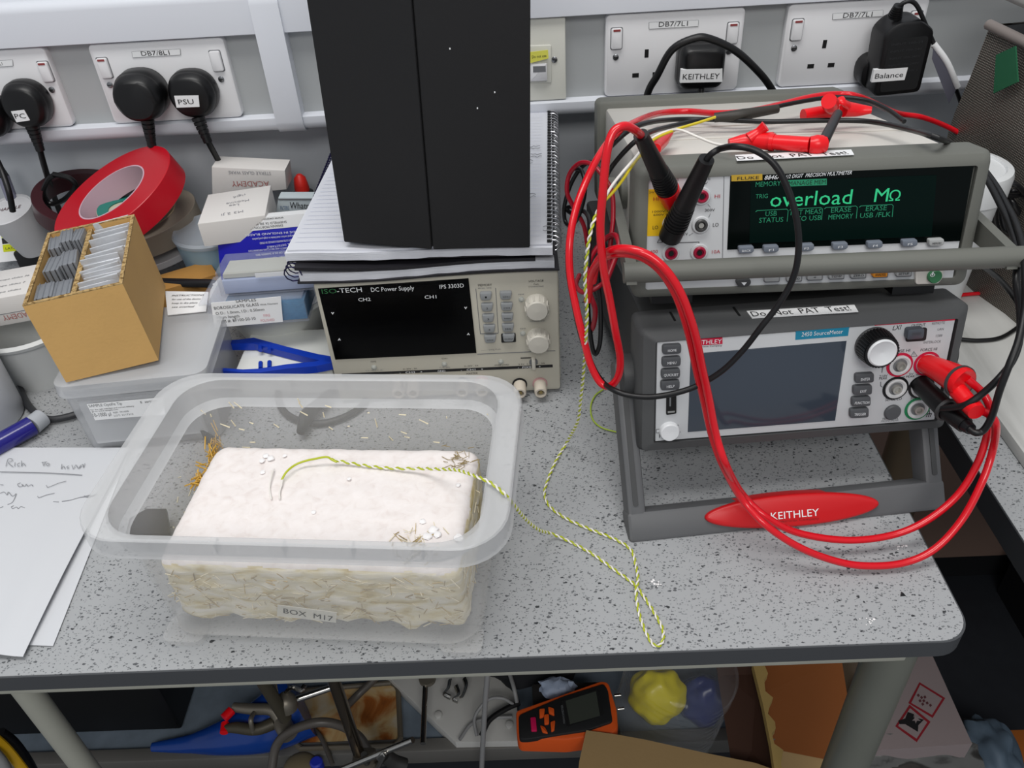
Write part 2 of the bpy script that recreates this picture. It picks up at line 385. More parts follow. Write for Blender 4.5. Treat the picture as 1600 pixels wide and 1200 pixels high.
R, M = plug('mains_plug', 'black mains plug labelled PSU', q.x, q.z, w=.052, h=.05)
sticker(R, M, lab([(1088, 600), (1240, 597), (1247, 668), (1103, 673)], z4), -.026, 'PSU', z4(1117, 652), z4(1213, 650), 8)
cord(R, [P(309, 183, y=.893), P(322, 215, y=.89), P(345, 258, y=.91), P(362, 292, y=.935), P(372, 330, y=.94)])
q = P(-22, 180, y=.9)
R, M = plug('mains_plug', 'black mains plug cut off by the left edge', q.x, q.z)
cord(R, [P(-22, 212, y=.89), P(-10, 240, y=.88), P(2, 265, y=.875), P(14, 300, y=.86), P(20, 330, y=.86)], grip=.025)
q = P(1096, 103, y=.895)
R, M = plug('mains_plug', 'black square mains plug labelled KEITHLEY', q.x, q.z, w=.050, h=.048, depth=.03, boxy=True)
sticker(R, M, lab([(857, 435), (1115, 430), (1115, 512), (850, 518)], z3), -.03, 'KEITHLEY', z3(866, 497), z3(1095, 492), 9)
mb = MB(); mb.tube([P(1096, 135, y=.89), P(1093, 165, y=.885), P(1080, 215, y=.88), P(1075, 260, y=.87)], .0034, RUB, 10); mb.build('power_cord', R, world=True)
# balance adapter
q = P(1392, 88, y=.89)
M = pose(q.x, .9125, q.z, 0, 0, -3); R = thing('power_adapter', 'black plug-in power adapter labelled Balance', 'power adapter', M)
mb = MB(); mb.prism(rrect(-.028, .024, -.034, .0, .014), -.022, 0, BLACK, bev=.004); mb.build('plug_base', R)
mb = MB(); mb.prism(rpoly([(-.022, -.032), (.026, -.032), (.029, .03), (.013, .042), (-.01, .042), (-.022, .031)], .006), -.05, -.016, BLACK, bev=.004)
mb.prism(rpoly([(-.017, -.027), (.021, -.027), (.023, .026), (-.016, .026)], .004), -.0503, -.049, BLACKM)
for i in range(5):
    z_ = .02-i*.007; mb.text('INPUT 100-240V 50Hz'[:12+i], Vector((-.013, -.0505, z_)), Vector((.018, -.0505, z_)), .0022, Vector((0, 0, 1)), mat('print_dim', '#2c2d30', .6))
mb.build('adapter_case', R)
sticker(R, M, lab([(665, 437), (875, 422), (853, 500), (647, 515)], z5), -.05, 'Balance', z5(667, 492), z5(843, 480), 8)
pts = [P(1398, 26, y=.875), P(1403, 12, y=.872), P(1418, 2, y=.87), P(1432, 8, y=.87), P(1447, 40, y=.87), P(1460, 70, y=.87), P(1478, 105, y=.87), P(1494, 140, y=.87), P(1505, 175, y=.87), P(1511, 212, y=.87), P(1514, 260, y=.87)]
cord(R, pts, r=.0022, grip=.012)
mb = MB(); a, b = P(1459, 69, y=.868), P(1496, 136, y=.868); mid = P(1480, 98, y=.866); mb.tube([a, mid, b], .0032, PAPER, 10, 4)
c = P(1468, 118, y=.862); d = P(1483, 162, y=.862); mb.add([a, mid, b, d, P(1456, 92, y=.863)], [(0, 1, 2, 3, 4)], mat('clear_tag', '#565661', .4)); mb.build('cable_tag', R, world=True)
# black curved lead in front of the KEITHLEY plug
mb = MB(); mb.tube([P(1000, 200, y=.86), P(1012, 146, y=.86), P(1027, 118, y=.857), P(1050, 78, y=.853), P(1085, 60, y=.85), P(1110, 61, y=.85), P(1150, 80, y=.853), P(1185, 112, y=.857), P(1205, 138, y=.86), P(1225, 175, y=.865)], .0038, RUB)
tag(mb.build('power_cable'), 'black cable arching in front of the KEITHLEY plug', 'cable')

# ---- workbench
B = thing('workbench', 'grey speckled laminate workbench with black edge and steel legs', 'workbench', (-.3, .64, -.75))
corner = P(1505, 990, z=0); fr = .3285; RX0 = .2905; RX1 = .2925
top = [(-1.2, .9645), (-1.2, fr)]
cr = .022
for k in range(9):
    a = math.radians(-90+90*k/8); top.append((RX0-cr+cr*math.cos(a), fr+cr+cr*math.sin(a)))
top.append((RX1, .9645))
def slab(mb, poly, z0, z1, m):
    n = len(poly); vs = [(x, y, z0) for x, y in poly]+[(x, y, z1) for x, y in poly]
    fs = [tuple(range(n, 2*n)), tuple(range(n))[::-1]]+[(i, (i+1) % n, n+(i+1) % n, n+i) for i in range(n)]
    return mb.add(vs, fs, m)
mb = MB(); slab(mb, top, -.0006, 0, LAMINATE); mb.build('bench_top', B, world=True, smooth=False)
mb = MB(); slab(mb, [(x+(0.0012 if x > 0 else 0), y-(.0012 if y < .9 else 0)) for x, y in top], -.0165, -.0006, EDGE); mb.build('edge_band', B, world=True)
RAIL = mat('frame_paint', '#a3a398', .45, var=.06, vscale=20)
mb = MB(); mb.box((-.46, .345, -.0206), (1.42, .031, .0078), RAIL, bev=.001); mb.build('front_rail', B, world=True)
mb = MB(); mb.cyl((.268, .372, -.75), (.268, .372, -.017), .0185, mat('leg_metal_paint', '#84867d', .38, metal=.35, var=.12, vscale=15), 28); mb.build('leg', B, world=True)
mb = MB(); mb.cyl((-.418, .372, -.75), (-.418, .372, -.024), .010, RAIL, 20); mb.build('leg', B, world=True)
mb = MB(); mb.box((-.45, .536, -.512), (1.5, .018, .03), mat('rail_dark_steel', '#6e6c68', .45, metal=.3), bev=.002); mb.build('shelf_rail', B, world=True)
mb = MB(); mb.box((-.42, .755, -.512), (1.44, .42, .014), mat('under_shelf_blue_grey', '#6c7884', .7, bump=.1, bscale=150, var=.25, vscale=60)); mb.build('under_shelf', B, world=True)

# ---- side bench
B2 = thing('side_bench', 'speckled side bench with dark edge on the right', 'workbench', (.8, .65, -.75))
mb = MB(); mb.box((.864, .633, -.0003), (1.0, .655, .0006), LAMINATE); mb.build('bench_top', B2, world=True)
mb = MB(); mb.box((.864, .633, -.0133), (1.002, .657, .0254), mat('edge_band_side', '#2a2c2f', .5)); mb.build('edge_band', B2, world=True)
mb = MB(); mb.cyl((.39, .63, -.75), (.39, .63, -.026), .024, mat('dark_bronze_leg', '#6b5d4b', .4, metal=.4), 28); mb.build('leg', B2, world=True)
mb = MB(); mb.box((1.08, .62, -.39), (.54, .60, .72), mat('light_block_black', '#15161a', .6)); mb.build('light_block', B2, world=True)  # black block added to keep open room light out of the gap
zb0 = P(1550, 868, y=.955).z
struct(MB().box((.45, .959, (zb0-.03)/2), (1.2, .008, -.03-zb0), mat('brown_panel', '#93796c', .7)).build('trim_1'))
struct(MB().box((0, .960, (zb0-.75)/2), (2.5, .006, zb0+.75), mat('painted_darkness', '#17181b', .7)).build('dark_strip_back'))  # near-black strip paints in the darkness below the brown panel
# ================================================================== INSTRUMENTS
# ---- bench power supply
PB = mat('psu_beige', '#b9b5a8', .45, bump=.05, bscale=500); PD = mat('psu_dark_case', '#3c3c3c', .5)
GLASSB = mat('display_black_glass', '#030304', .2, spec=.12)
M = pose(-.1850, .6115, .004, .68); R = thing('power_supply', 'beige bench power supply with dark display under the notebooks', 'power supply', M)
pc = crop(450, 350, 3.5556); W_, H_ = .211, .131
def L2(*a, f=pc): return [f(a[i], a[i+1]) for i in range(0, len(a), 2)]
mb = MB(); mb.box((W_/2, .14, H_/2-.001), (W_-.004, .25, H_-.004), PD, bev=.003)
for k in range(14): mb.box((W_-.0015, .03+k*.006, H_/2), (.001, .0025, H_*.7), DKREC)
mb.build('case', R)
mb = MB(); mb.prism(rrect(0, W_, 0, H_, .003), 0, .018, PB, bev=.0015)
quad(mb, M, L2(1052, 722, 1484, 703, 1486, 706, 1052, 725), -.0003, 0, INKG)
for k in range(22): mb.box((W_, .009, .012+k*.005), (.0012, .008, .0022), PB)
def pt(s, x0, y0, x1, y1, h, m=INK, yl=-.0004, sh=0, mbx=None, c=pc, MM=None): ftxt(mbx or mb, MM or M, s, c(x0, y0), c(x1, y1), h, m, yl=yl, shear=sh)
pt('MEMORY', 1056, 347, 1133, 344, 3.6); pt('RECALL  SAVE', 1056, 361, 1130, 358, 2, INKG)
quad(mb, M, L2(298, 832, 1470, 782, 1471, 796, 298, 845), -.0004, 0, INK)
pt('-   CH2   +', 620, 832, 748, 826, 3, INKW, -.0007); pt('GND', 832, 823, 875, 821, 3, INKW, -.0007); pt('-   CH1   +', 960, 817, 1085, 811, 3, INKW, -.0007); pt('-  FIXED  +', 1277, 803, 1405, 797, 3, INKW, -.0007)
pt('POWER', 355, 842, 432, 839, 3); pt('MASTER', 992, 836, 1055, 833, 2.6); pt('CH2', 460, 769, 490, 768, 2.2); pt('CH1', 854, 752, 884, 751, 2.2)
pt('C.V. (G) C.C. (R)', 432, 818, 528, 814, 1.8, INKG); pt('C.V. (G)', 842, 801, 900, 799, 1.8, INKG); pt('0~30V , 3A', 640, 810, 718, 806, 2.1); pt('0~30V , 3A', 980, 794, 1058, 790, 2.1)
pt('OVER LOAD', 1148, 789, 1228, 785, 2.2); pt('2.5V  3.3V  5V , 3A', 1280, 784, 1428, 777, 2.2)
pt('VOLTAGE', 1336, 325, 1420, 320, 3.3); pt('Push', 1365, 338, 1392, 337, 2); pt('COARSE/FINE', 1336, 352, 1420, 349, 2, INKG)
pt('CURRENT', 1344, 518, 1426, 514, 3.3); pt('Push', 1372, 530, 1398, 529, 2); pt('COARSE/FINE', 1344, 545, 1426, 541, 2, INKG)
pt('FINE', 1280, 396, 1312, 394, 2.2, INKG); pt('FINE', 1290, 586, 1322, 584, 2.2, INKG); pt('------ : Long Push', 1072, 705, 1182, 698, 2, INKG)
for s in (0, 1): # memory bracket
    quad(mb, M, L2(1042+s*110, 360-s*4, 1045+s*110, 360-s*4, 1070+s*100, 610-s*3, 1067+s*100, 610-s*3), -.0004, 0, INKG)
quad(mb, M, L2(1068, 609, 1168, 606, 1168, 609, 1068, 612), -.0004, 0, INKG)
mb.build('front_panel', R)
mb = MB(); quad(mb, M, L2(166, 362, 1003, 305, 1047, 718, 262, 755), -.0012, .001, GLASSB, bev=.0004)
G1 = mat('logo_green', '#2d6b3f', .6)
pt('ISO', 190, 388, 272, 384, 7.5, G1, -.0016); pt('-TECH', 274, 384, 412, 377, 7.5, INKW, -.0016); pt('DC Power Supply', 463, 377, 702, 366, 7, INKW, -.0016); pt('IPS 3303D', 843, 360, 978, 352, 6.5, INKW, -.0016)
pt('CH2', 392, 430, 460, 427, 5.5, INKW, -.0016); pt('CH1', 760, 416, 825, 413, 5.5, INKW, -.0016)
for x, y, f in ((248, 497, 'v'), (285, 642, 'v'), (987, 467, 'v'), (1002, 612, 'v')):
    up = y in (642, 612)
    s = -1 if up else 1; quad(mb, M, L2(x-8, y-5*s, x-3, y-5*s, x, y+1*s, x+3, y-5*s, x+8, y-5*s, x, y+7*s), -.0016, -.0012, INKW)
mb.build('display_window', R)
KEY = mat('psu_key_grey', '#8f9294', .5)
ky = [(1100, 405), (1107, 467), (1113, 527), (1119, 586), (1124, 642)]; ky2 = [(1211, 401), (1216, 463), (1220, 522), (1223, 580), (1227, 636)]
for i, (x, y) in enumerate(ky+ky2):
    mb = MB(); last = i == 9
    if last: quad(mb, M, L2(x-43, y-24, x+38, y-27, x+40, y+20, x-41, y+24), -.0012, 0, INK, r=.001)
    quad(mb, M, L2(x-36, y-20, x+34, y-22, x+26, y+19, x-28, y+21), -.0034, 0, KEY, r=.0018, bev=.0008)
    st = ['1', '2', '3', '4', 'LOCK', 'CH1', 'CH2', 'PARA', 'SER', 'OUTPUT'][i]; wd = 5 if i < 4 else 18 if i != 9 else 24
    pt(st, x-wd, y+8, x+wd, y+7, 3 if i < 4 else 2.2, INK, -.0036); mb.build('button', R)
KN = mat('knob_beige', '#c6c2b8', .4)
for x, y in ((1381, 445), (1389, 630)):
    mb = MB(); disc(mb, M, *pc(x, y), [(.0108, 0), (.0108, .003), (.0102, .005), (.0099, .011), (.009, .0125), (0, .013)], KN); c = loc(M, *pc(x, y), 0)
    for k in range(14): a = k/14*2*math.pi; mb.cyl(c+Vector((.0102*math.cos(a), -.003, .0102*math.sin(a))), c+Vector((.0097*math.cos(a), -.0108, .0097*math.sin(a))), .0009, KN, 8)
    mb.build('knob', R)
for x, y in ((1297, 417), (1306, 606), (478, 795), (869, 777), (1183, 763)):
    mb = MB(); disc(mb, M, *pc(x, y), [(.0026, 0), (.0026, .001), (.0018, .0012), (.0016, .0018), (0, .0024)], mat('indicator_lens', '#a8aaa4', .3), seg=14); mb.build('indicator', R)
mb = MB(); disc(mb, M, *pc(1364, 765), [(.0001, 0), (.004, 0), (.004, .001), (0, .001)], INKG, seg=14); c = loc(M, *pc(1364, 765), 0); mb.box((c.x, -.003, c.z), (.0035, .006, .011), KN, bev=.0008)
quad(mb, M, L2(1292, 744, 1350, 742, 1350, 746, 1292, 748), -.0005, 0, INK); mb.build('slide_switch', R)
TB = mat('terminal_cream', '#c9c0b2', .4)
for x, y in ((620, 890), (700, 888), (970, 882), (1078, 878), (1287, 888), (1400, 885)):
    mb = MB(); c = loc(M, *pc(x, y), 0); T_ = Matrix.Translation(c) @ Matrix.Scale(.8, 4)
    col = DKREC if x in (970, 1287) else mat('terminal_pink', '#b88f8f', .4) if x in (1078, 1400) else PB
    mb.lathe([(.0088, 0), (.0088, .0018), (.0074, .0022)], col, T_, 24, 'y')
    mb.lathe([(.0074, .001), (.0074, .017), (.0066, .019), (.0045, .019), (.0045, .012), (0, .012)], TB, T_, 24, 'y', cap=False)
    mb.lathe([(.0024, .011), (.0024, .0175), (0, .0175)], mat('brass_socket', '#9b8a5e', .3, metal=.8), T_, 12, 'y'); mb.build('terminal', R)
for x in (.025, W_-.025):
    for y in (.03, .24): mb = MB(); mb.lathe([(.009, -.004), (.008, 0)], BLACK, Matrix.Translation((x, y, 0)), 16); mb.build('foot', R)

# ---- notebooks on the supply
PG = ramp_mat('page_edges', [(.3, '#a4a6ac'), (.6, '#d2d4da')], .8, 900, 1, .5, stretch=(.02, .02, 1.6))
LINED = mat('lined_page', '#c9cbd2', .7)
def pad(name, label, base, poly, z0, z1, top=None, cover=None, sag=0.0, group=None):
    R = thing(name, label, 'notebook', base, group); mb = MB(); n = len(poly)
    return R
R = thing('spiral_notebook', 'black-covered spiral notebook lying directly on the power supply', 'notebook', pose(-.086, .76, .137, .5))
def sheet(mb, x0, x1, y0, y1, z0, z1, m, bend, nx=24, ny=8, jag=0.0):
    """bent block of pages; bend(x,y)->z offset"""
    vs = []; fs = []
    for k in range(2):
        for j in range(ny+1):
            for i in range(nx+1):
                x = x0+(x1-x0)*i/nx; y = y0+(y1-y0)*j/ny
                if j == 0 and jag: y += jag*noise.noise(Vector((x*60, z0*90, k)))
                vs.append((x, y, (z0 if k == 0 else z1)+bend(x, y)))
    N = (nx+1)*(ny+1); q = lambda k, i, j: k*N+j*(nx+1)+i
    for j in range(ny):
        for i in range(nx): fs.append((q(1, i, j), q(1, i+1, j), q(1, i+1, j+1), q(1, i, j+1))); fs.append((q(0, i, j), q(0, i, j+1), q(0, i+1, j+1), q(0, i+1, j)))
    for i in range(nx): fs.append((q(0, i, 0), q(0, i+1, 0), q(1, i+1, 0), q(1, i, 0))); fs.append((q(0, i, ny), q(1, i, ny), q(1, i+1, ny), q(0, i+1, ny)))
    for j in range(ny): fs.append((q(0, 0, j), q(1, 0, j), q(1, 0, j+1), q(0, 0, j+1))); fs.append((q(0, nx, j), q(0, nx, j+1), q(1, nx, j+1), q(1, nx, j)))
    return mb.add(vs, fs, m)
COVER = mat('black_cover', '#1b1a1f', .5); PAGES = mat('page_stack', '#cfd1d8', .75, bump=.6, bscale=40, stretch=(1, 1, 60))
xa, xb_, ya, yb_ = -.115, .1115, -.152, .15
f1 = lambda x, y: .0015*math.sin(x*30)
mb = MB(); sheet(mb, xa+.003, xb_, ya, yb_, .0005, .002, COVER, f1); sheet(mb, xa+.003, xb_-.02, ya+.001, yb_, .0095, .0125, COVER, lambda x, y: f1(x, y)+.004*max(0, (-x-.02))/.1); mb.build('cover', R)
mb = MB(); sheet(mb, xa+.005, xb_-.004, ya+.002, yb_, .002, .0095, PAGES, f1, jag=.0012); mb.build('pages', R)
WIRE = mat('spiral_wire_dark', '#26244a', .35, metal=.6); WIRES = mat('spiral_wire_steel', '#b4b4b8', .3, metal=.9)
def coil(mb, x, y0, y1, z, r, m, pitch=.0085, tilt=0):
    pts = []; n = int((y1-y0)/pitch*10)
    for k in range(n+1): a = k/10*2*math.pi; pts.append((x+r*math.cos(a)+tilt*(k/n), y0+(y1-y0)*k/n, z+r*math.sin(a)))
    mb.tube(pts, .0006, m, 5, 1, smooth=False)
mb = MB(); coil(mb, xa+.0, ya+.002, yb_-.004, .008, .0080, WIRE, .0065); mb.build('spiral_binding', R)
R = thing('spiral_notebook', 'open white spiral notebook directly beneath the tall black box', 'notebook', pose(-.08, .76, .1535, -2.5))
f2 = lambda x, y: .006*max(0, (-x-.03)/.09)**1.5 + .0008*math.sin(x*45)
xa, xb_, ya, yb_ = -.118, .110, -.148, .158
mb = MB(); sheet(mb, xa+.002, xb_, ya, yb_, .0, .0012, COVER, lambda x, y: 0); mb.build('cover', R)
mb = MB(); sheet(mb, xa, xb_-.002, ya-.001, yb_, .0012, .0085, PAGES, lambda x, y: .0008*math.sin(x*45)*(1 if True else 0), jag=.0015); sheet(mb, xa+.002, xb_-.003, ya+.001, yb_, .0085, .0105, LINED, lambda x, y: .0006*math.sin(x*45), jag=.001)
PL = mat('page_rule', '#b4b8cc', .7)
for k in range(34):
    y = ya+.014+k*.0082; mb.add([(xa+.006, y, .0115), (xb_-.012, y, .0115), (xb_-.012, y+.0004, .0115), (xa+.006, y+.0004, .0115)], [(0, 1, 2, 3)], PL)
rn = random.Random(3)
for (sx, sy) in ((.082, -.055), (.087, .035), (.085, .055), (.078, .02), (.10, -.12)):
    for w_ in range(2):
        p = [(sx+i*.0022, sy-w_*.006+rn.uniform(-.0018, .0018), .0117) for i in range(6)]; mb.tube(p, .00025, INKG, 4, 3)
mb.build('pages', R)
mb = MB()
for k in range(40):
    y = ya+.004+k*.0076; mb.box((xb_-.0045, y, .0113), (.004, .0035, .0008), DKREC)
coil(mb, xb_-.001, ya+.002, yb_-.003, .006, .0062, WIRES, .0076); mb.build('spiral_binding', R)

# ---- tall black box
zb = .1662; bp = [P(537, 383, z=zb), P(676, 390, z=zb), P(828, 381, z=zb)]
cx, cyy = bp[1].x, bp[1].y; M = pose(cx, cyy, zb, 0, 0, 2.3); R = thing('black_box', 'tall matte black upright box with a vertical seam, on the white notebook', 'box', M)
xl, xr = bp[0].x-cx+.001, bp[2].x-cx
BB = mat('black_board', '#111113', .62, bump=.1, bscale=300, var=.12, vscale=6)
def pslab(poly, z0, z1, m, bev=.001):
    b = bmesh.new(); a = [b.verts.new((x, y, z0)) for x, y in poly]; c = [b.verts.new((x, y, z1)) for x, y in poly]; n = len(poly)
    b.faces.new(a[::-1]); b.faces.new(c)
    for i in range(n): b.faces.new((a[i], a[(i+1) % n], c[(i+1) % n], c[i]))
    bmesh.ops.recalc_face_normals(b, faces=b.faces[:])
    if bev: bmesh.ops.bevel(b, geom=b.edges[:], offset=bev, segments=2, affect='EDGES')
    return b
HB = .34
mb = MB(); mb.bm(pslab([(xl, .015), (-.0006, 0), (-.0006, .004), (xl, .019)], 0, HB, BB, .0006), BB); mb.build('front_panel', R)
mb = MB(); mb.bm(pslab([(.0006, 0), (xr, .001), (xr, .005), (.0006, .004)], 0, HB, BB, .0006), BB)
for u, v in ((703, 76), (773, 144), (746, 169), (574, 111)):
    q = loc(M, u, v, .0); mb.box((q.x, -.0001 if q.x > 0 else .012, q.z), (.0009, .0004, .0011), PAPER)
mb.build('front_panel', R)
mb = MB(); mb.bm(pslab([(xl+.001, .0195), (0, .0046), (xr-.001, .0056), (xr-.001, .10), (xl+.001, .10)], .0005, HB-.001, BB, .0008), BB)
for v0, v1 in ((0, 20), (165, 180)):
    a = loc(M, 830, v0, .004); c = loc(M, 830, v1, .004); mb.box((xr-.0012, .012, (a.z+c.z)/2), (.001, .008, a.z-c.z), INKG)
mb.build('carcass', R)

# ---- sourcemeter on its tilt handle
KG = mat('meter_bumper_grey', '#4b4c4d', .55, bump=.08, bscale=500); KW = mat('meter_panel_silver', '#c3c5c7', .35, metal=.0); KBODY = mat('meter_case_grey', '#3b3c3d', .5)
KBTN = mat('meter_button_grey', '#4c4e51', .5); KRED = mat('badge_red', '#c4161c', .35); TEAL = mat('badge_teal', '#1780a0', .5)
M = pose(.0909, .4652, .0684, 2.91, -10.21); MK = M; R = thing('source_meter', 'grey source measure unit with large blank screen standing on its handle', 'test instrument', M); RK = R
kc = crop(950, 440, 2.66667)
KL = lambda *a: L2(*a, f=kc)
mb = MB(); mb.box((.1075, .20, .041), (.222, .34, .088), KBODY, bev=.004)
mb.build('case', R)
x0, x1, z0, z1 = -.0130, .2265, -.0105, .0935
b = bmesh.new()   # bumper: chamfered ring frame
outer = rrect(x0, x1, z0, z1, .005, 3); inner = rrect(-.0015, .2165, -.001, .0845, .0015, 3)
loops = []
for pts, y in ((rrect(x0, x1, z0, z1, .005, 3), .034), (rrect(x0, x1, z0, z1, .005, 3), .006), (rrect(x0+.003, x1-.003, z0+.002, z1-.003, .004, 3), .001), (inner, -.0015), (inner, .003), ): loops.append([b.verts.new((x, y, z)) for x, z in pts])
n = len(outer)
for A_, B_ in zip(loops[:-1], loops[1:]):
    for i in range(n): b.faces.new((A_[i], A_[(i+1) % n], B_[(i+1) % n], B_[i]))
b.faces.new(loops[0]); b.faces.new(loops[-1][::-1]); bmesh.ops.recalc_face_normals(b, faces=b.faces[:])
mb = MB(); mb.bm(b, KG); 
mb.box((.062, .02, .0937), (.0015, .016, .0008), DKREC); mb.box((.015, .02, .0937), (.0015, .016, .0008), DKREC)
mb.build('front_bumper', R)
mb = MB(); quad(mb, M, [(1027, 535.6), (1492.6, 498.9), (1460, 655.6), (1024, 689.4)], -.0006, .004, KW, bev=.0003)
kt = lambda s, x0, y0, x1, y1, h, m=INK, yl=-.0008, sh=0, mbx=None: pt(s, x0, y0, x1, y1, h, m, yl, sh, mbx or mb, kc, MK)
quad(mb, M, KL(348, 241, 477, 233, 477, 260, 348, 268), -.0009, 0, mat('brand_crimson', '#c1103a', .5)); kt('KEITHLEY', 352, 264, 473, 257, 7, INKW, -.0012); kt('A Tektronix Company', 352, 276, 475, 269, 2.6)
quad(mb, M, KL(783, 203, 1006, 186, 1000, 226, 781, 243), -.0009, 0, TEAL); kt('2450', 806, 229, 849, 226, 7, INKW, -.0012); kt('SourceMeter', 857, 225, 978, 216, 6.5, INKW, -.0012)
quad(mb, M, KL(1112, 178, 1447, 155, 1446, 161, 1112, 184), -.0009, 0, mat('brand_crimson', '#c1103a', .5))
kt('LXI', 1185, 203, 1222, 199, 7.5, INK, sh=.25); kt('OUTPUT', 1264, 189, 1322, 185, 4.5); kt('REMOTE', 1350, 180, 1403, 176, 4, INKG); kt('LAN', 1373, 204, 1398, 202, 4, INKG); kt('1588', 1366, 231, 1392, 229, 4, INKG); kt('INTERLOCK', 1315, 259, 1387, 254, 4, INKG)
kt('SENSE HI', 1184, 298, 1258, 292, 4.5); kt('FORCE HI', 1302, 291, 1370, 286, 4.5); kt('210V', 1130, 400, 1164, 397, 4); kt('PEAK', 1130, 410, 1164, 407, 4); kt('5V', 1254, 390, 1272, 389, 3.5); kt('PEAK', 1242, 401, 1278, 398, 3.5)
kt('SENSE LO', 1155, 498, 1223, 493, 4.5); kt('FORCE LO', 1262, 492, 1330, 486, 4.5); kt('TERMINALS', 1142, 577, 1208, 572, 3.4); kt('FRONT/REAR', 1138, 586, 1210, 581, 3, INKG); kt('POWER', 213, 652, 288, 648, 6)
for a in (KL(1152, 352, 1158, 350, 1146, 362, 1143, 380, 1140, 380, 1142, 360), KL(1135, 418, 1138, 418, 1138, 434, 1146, 440, 1142, 441, 1135, 436), KL(1275, 290, 1290, 311, 1261, 313), KL(1208, 398, 1238, 396, 1238, 398, 1208, 400), KL(1284, 388, 1312, 386, 1312, 388, 1284, 390)): quad(mb, M, a, -.0009, 0, INKG)
quad(mb, M, KL(1275, 295, 1285, 309, 1265, 310), -.0011, 0, KW); quad(mb, M, KL(1274, 299, 1276, 299, 1276, 306, 1274, 306), -.0012, 0, INK)
for k in range(3): quad(mb, M, KL(1331+k*8, 552, 1333+k*8, 552, 1327+k*8, 565, 1325+k*8, 565), -.0009, 0, INK)
quad(mb, M, KL(1328, 551, 1350, 549, 1350, 551, 1328, 553), -.0009, 0, INK); quad(mb, M, KL(1339, 537, 1341, 537, 1341, 551, 1339, 551), -.0009, 0, INK)
for a in (KL(200, 616, 218, 614, 218, 630, 200, 632), KL(284, 628, 302, 626, 302, 628, 284, 630), KL(290, 597, 293, 597, 293, 608, 290, 608)): quad(mb, M, a, -.0009, 0, INKG)
quad(mb, M, KL(203, 619, 215, 617, 215, 628, 203, 629), -.0011, 0, KW); mb.build('front_panel', R)
mb = MB(); quad(mb, M, KL(345, 302, 995, 248, 947, 580, 333, 628), -.0012, 0, mat('lcd_screen_off', '#39414c', .1, spec=.6), bev=.0003); mb.build('screen', R)  # blue-grey base lightened to carry the reflection on the dark screen
for st, x, y, w_ in (('HOME', 268, 285, 18), ('MENU', 266, 337, 18), ('QUICKSET', 263, 387, 30), ('HELP', 261, 435, 16), ('ENTER', 1072, 405, 19), ('EXIT', 1064, 455, 13), ('FUNCTION', 1058, 503, 30), ('TRIGGER', 1050, 551, 24)):
    mb = MB(); h_ = 21; quad(mb, M, KL(x-40, y-h_+3, x+39, y-h_-2, x+38, y+h_-4, x-40, y+h_), -.004, 0, KBTN, r=.0022, bev=.001); kt(st, x-w_, y+9, x+w_, y+6, 4.2, INKW, -.0042); mb.build('button', R)
mb = MB(); quad(mb, M, KL(1245, 198, 1331, 191, 1325, 246, 1240, 252), -.0012, 0, INK, r=.002); quad(mb, M, KL(1251, 202, 1322, 196, 1316, 239, 1246, 245), -.006, 0, mat('output_key_grey', '#4a5058', .4), r=.002, bev=.001); kt('ON/OFF', 1266, 224, 1306, 221, 4, KBTN, -.0063); mb.build('button', R, label='larger square output button')
mb = MB(); c = loc(M, *kc(1103, 258), 0); TT = Matrix.Translation(c) @ Matrix.Scale(.82, 4); mb.lathe([(.0165, 0), (.0165, .003), (.0155, .004)], KG, TT, 40, 'y')
for k in range(36): a = k/36*2*math.pi; mb.cyl(c+Vector((.0131*math.cos(a), -.0033, .0131*math.sin(a))), c+Vector((.0120*math.cos(a), -.0143, .0120*math.sin(a))), .0009, BLACK, 6)
mb.lathe([(.0160, .002), (.0146, .0185), (0, .0185)], BLACK, TT, 40, 'y'); mb.lathe([(.0128, .018), (.0128, .0195), (.0115, .0205), (.0105, .0200), (0, .0190)], mat('knob_silver', '#d4d6d8', .3), TT, 40, 'y'); mb.build('rotary_knob', R)
mb = MB(); disc(mb, M, *kc(253, 617), [(.0075, 0), (.0075, .004), (.0070, .005), (.0066, .0053), (0, .005)], mat('power_button_white', '#dadcde', .35)); mb.build('power_button', R)
mb = MB(); quad(mb, M, KL(244, 475, 285, 472, 285, 550, 243, 556), -.0018, 0, DKREC, r=.001); quad(mb, M, KL(249, 540, 279, 538, 278, 545, 249, 548), -.0022, 0, CHROME); quad(mb, M, KL(256, 484, 263, 484, 262, 520, 256, 520), -.0021, 0, INKG); mb.build('usb_port', R)
mb = MB(); disc(mb, M, *kc(1182, 541), [(.0063, 0), (.0063, .002), (.0055, .003), (0, .0032)], KBTN); mb.build('round_button', R)
def jack(x, y, ringm, R=R, M=MK, c=kc, s=1):
    mb = MB(); disc(mb, M, *c(x, y), [(.0098*s, 0), (.0098*s, .0010), (0, .0010)], ringm); disc(mb, M, *c(x, y), [(.0079*s, 0), (.0079*s, .0022), (.0066*s, .0024), (.0056*s, .0016), (0, .0014)], mat('jack_white', '#cfd0d0', .4))
    disc(mb, M, *c(x, y), [(.0052*s, 0), (.0052*s, .0018), (.0036*s, .0018), (0, .0018)], mat('jack_shade', '#6f7072', .5)); disc(mb, M, *c(x, y), [(.0034*s, 0), (.0034*s, .0045), (.0022*s, .0045), (.0018*s, .003), (0, .003)], mat('jack_metal', '#b7b5ae', .3, metal=.6)); mb.build('jack', R)
GREEN = mat('jack_green', '#147a4a', .5); CR = mat('brand_crimson', '#c1103a', .5)
jack(1213, 345, CR); jack(1196, 442, BLACK); jack(1326, 340, CR); jack(1303, 437, BLACK); jack(1287, 527, GREEN)
